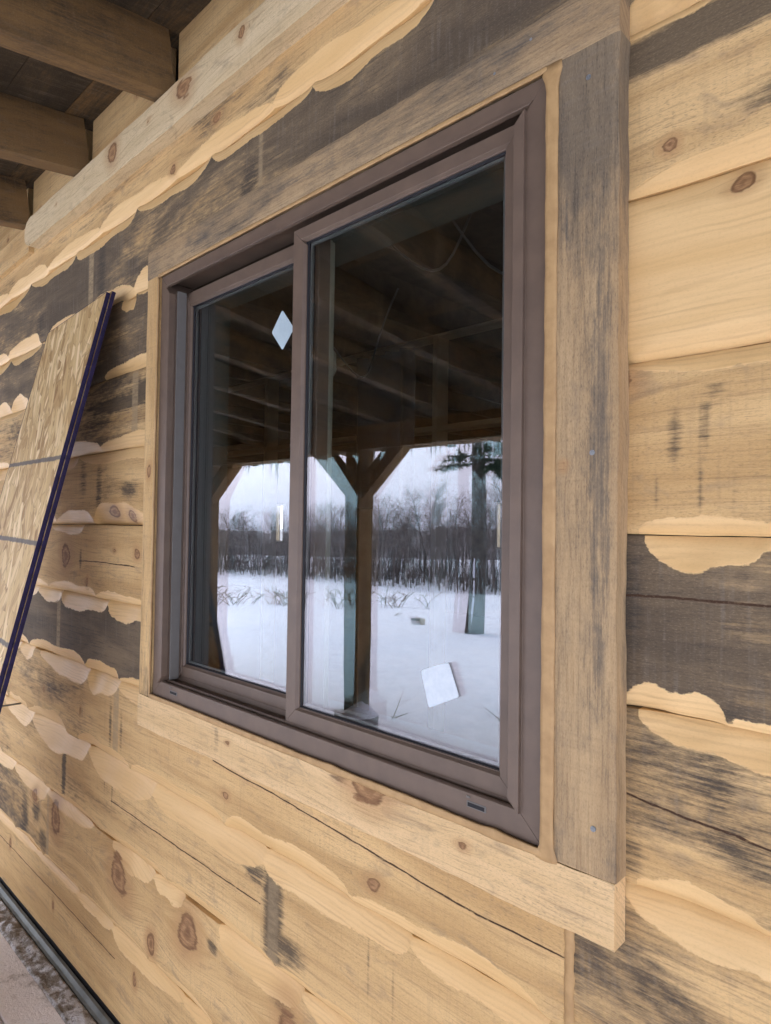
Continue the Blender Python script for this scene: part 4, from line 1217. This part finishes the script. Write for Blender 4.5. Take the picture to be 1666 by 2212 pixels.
def bough(p, d, ln, n_side):
    pts = [p + d * ln * t + Vector((0, 0, -.25 * t * t * ln * .5)) for t in np.linspace(0, 1, 6)]
    nb.tube(pts, [.025 * (1 - .8 * t) + .004 for t in np.linspace(0, 1, 6)], 5)
    for k in range(n_side):
        t = r_.uniform(.25, 1); i = min(4, int(t * 5)); b0 = pts[i].lerp(pts[i + 1], t * 5 - i)
        sd_ = (d + Vector((r_.gauss(0, .7), r_.gauss(0, .7), r_.gauss(0, .35)))).normalized(); l2 = r_.uniform(.15, .4)
        nb.tube([b0, b0 + sd_ * l2], [.006, .003], 3)
        for j in range(4): tuft(b0 + sd_ * l2 * (j + 1) / 4, sd_, r_)
for k in range(46):
    h = 4.4 + 8 * (k / 46); a = k * 2.4 + r_.random(); ln = (2.3 - .16 * (h - 4)) * r_.uniform(.7, 1.1)
    bough(Vector((PXY[0], PXY[1], pz + h)), Vector((math.cos(a), math.sin(a), .12)).normalized(), max(.5, ln), 16)
for (h, a, ln, ns) in ((3.45, .25, 1.3, 44), (3.6, -.15, 1.5, 46), (3.85, .6, 1.2, 36), (3.7, 3.3, .5, 8), (3.5, 2.0, .5, 6)):
    bough(Vector((PXY[0], PXY[1], pz + h)), Vector((math.cos(a), math.sin(a), -.06)).normalized(), ln, ns)
nb.build('boughs', BARK, pine); nn.build('needles', NEEDLE, pine)
for (z0, z1, wd) in ((.02, .75, .045), (1.15, 1.55, .04), (.78, 1.1, .028)):
    vs_, fs = [], []
    n = 22
    for i in range(n + 1):
        z = z0 + (z1 - z0) * i / n; ww = wd * (.55 + .45 * math.sin(math.pi * i / n)) * (1 + .5 * mnoise.noise((z * 7, 0, 1)))
        rt = .168 * (1 - .062 * (z + .2) / 13 * 14) + .012
        for k in range(4):
            an = -.15 + (k / 3 - .5) * 2 * ww / .16 + 1.2
            vs_.append((PXY[0] + .015 * (z * 14 / 13) + rt * math.cos(an), PXY[1] + rt * math.sin(an), pz + z))
    for i in range(n):
        for k in range(3):
            a = i * 4 + k; fs.append((a, a + 1, a + 5, a + 4))
    o = obj('snow_patch', vs_, fs, SNOW, pine, smooth=True); md = o.modifiers.new('t', 'SOLIDIFY'); md.thickness = .02

# pail standing in the snow
bx_, by_ = -10.16, -10.70; bz = ground_z(bx_, by_)
e = empty('pail', (bx_, by_, bz), 'small white pail with a dark lid half sunk in the snow beyond the porch', 'pail')
q = MB(); q.tube([(bx_, by_, bz - .1), (bx_, by_, bz + .10)], [.10, .125], 20); q.build('bucket', simple('pail_white', (.72, .72, .70), .5), e, smooth=False)
q = MB(); q.tube([(bx_, by_, bz + .10), (bx_, by_, bz + .125), (bx_, by_, bz + .135)], [.135, .135, .12], 20); q.build('lid', simple('pail_lid', (.10, .15, .16), .5), e)
q = MB(); q.box(bx_ + .12, bx_ + .20, by_ - .03, by_ + .05, bz - .1, bz + .15)
o = bevel(q.build('timber_offcut', STUD), .004); tag(o, 'short pale timber offcut standing in the snow beside the pail', 'offcut')

# dry weeds and twigs in the snow
r_ = random.Random(21)
spots = []
for k in range(26):
    f = r_.random(); x = -25.5 + 11.5 * f + r_.gauss(0, .4); y = -12.2 - 4.0 * f + r_.gauss(0, .5); spots.append((x, y, r_.uniform(.5, 1.0), 'dry brown weed stalk standing in the snow in the middle of the field', 'dry weeds in the snow'))
for (x, y) in ((-6.6, -10.5), (-6.0, -11.0), (-5.2, -11.6), (-7.0, -14), (-8.5, -15)): spots.append((x, y, .5, 'short dry weed stalk standing near the pine', 'dry weeds near the pine'))
for (x, y, h, lb, grp) in spots:
    q = MB(); z = ground_z(x, y)
    for s_ in range(r_.randint(3, 6)):
        a = r_.random() * 6.28; l_ = h * r_.uniform(.6, 1.2); p0 = Vector((x + r_.gauss(0, .12), y + r_.gauss(0, .12), z - .03))
        d = Vector((math.cos(a) * r_.uniform(.2, .8), math.sin(a) * r_.uniform(.2, .8), 1)).normalized()
        pts = [p0 + d * l_ * t + Vector((math.cos(a), math.sin(a), -.6)) * .25 * l_ * t * t for t in (0, .33, .66, 1)]
        q.tube(pts, [.015, .012, .010, .008], 3)
        for b in range(3):
            t = r_.uniform(.4, 1); i = min(2, int(t * 3)); b0 = pts[i].lerp(pts[i + 1], t * 3 - i)
            q.tube([b0, b0 + Vector((r_.gauss(0, .12), r_.gauss(0, .12), r_.uniform(.02, .14)))], [.010, .008], 3)
    tag(q.build('dry_weed', WEED), lb, 'weed', grp)
for (x, y, lb) in ((-3.4, -4.1, 'forked twig lying in the snow below the white sticker'), (-2.75, -5.0, 'small branched twig in the snow right of the white sticker'), (-4.3, -3.7, 'tiny twig in the snow close to the braced post'), (-12.5, -12.5, 'thin branch lying in the snow beyond the pail')):
    q = MB(); z = ground_z(x, y); r2 = random.Random(int(-x * 10))
    p0 = Vector((x, y, z - .01))
    for b in range(3):
        a = r2.random() * 6.28; pts = [p0, p0 + Vector((math.cos(a) * .12, math.sin(a) * .12, .05)), p0 + Vector((math.cos(a) * .24, math.sin(a) * .24, .05 + .07 * r2.random()))]
        q.tube(pts, [.006, .005, .003], 4)
    tag(q.build('fallen_twig', WEED), lb, 'twig', 'twigs on the snow')
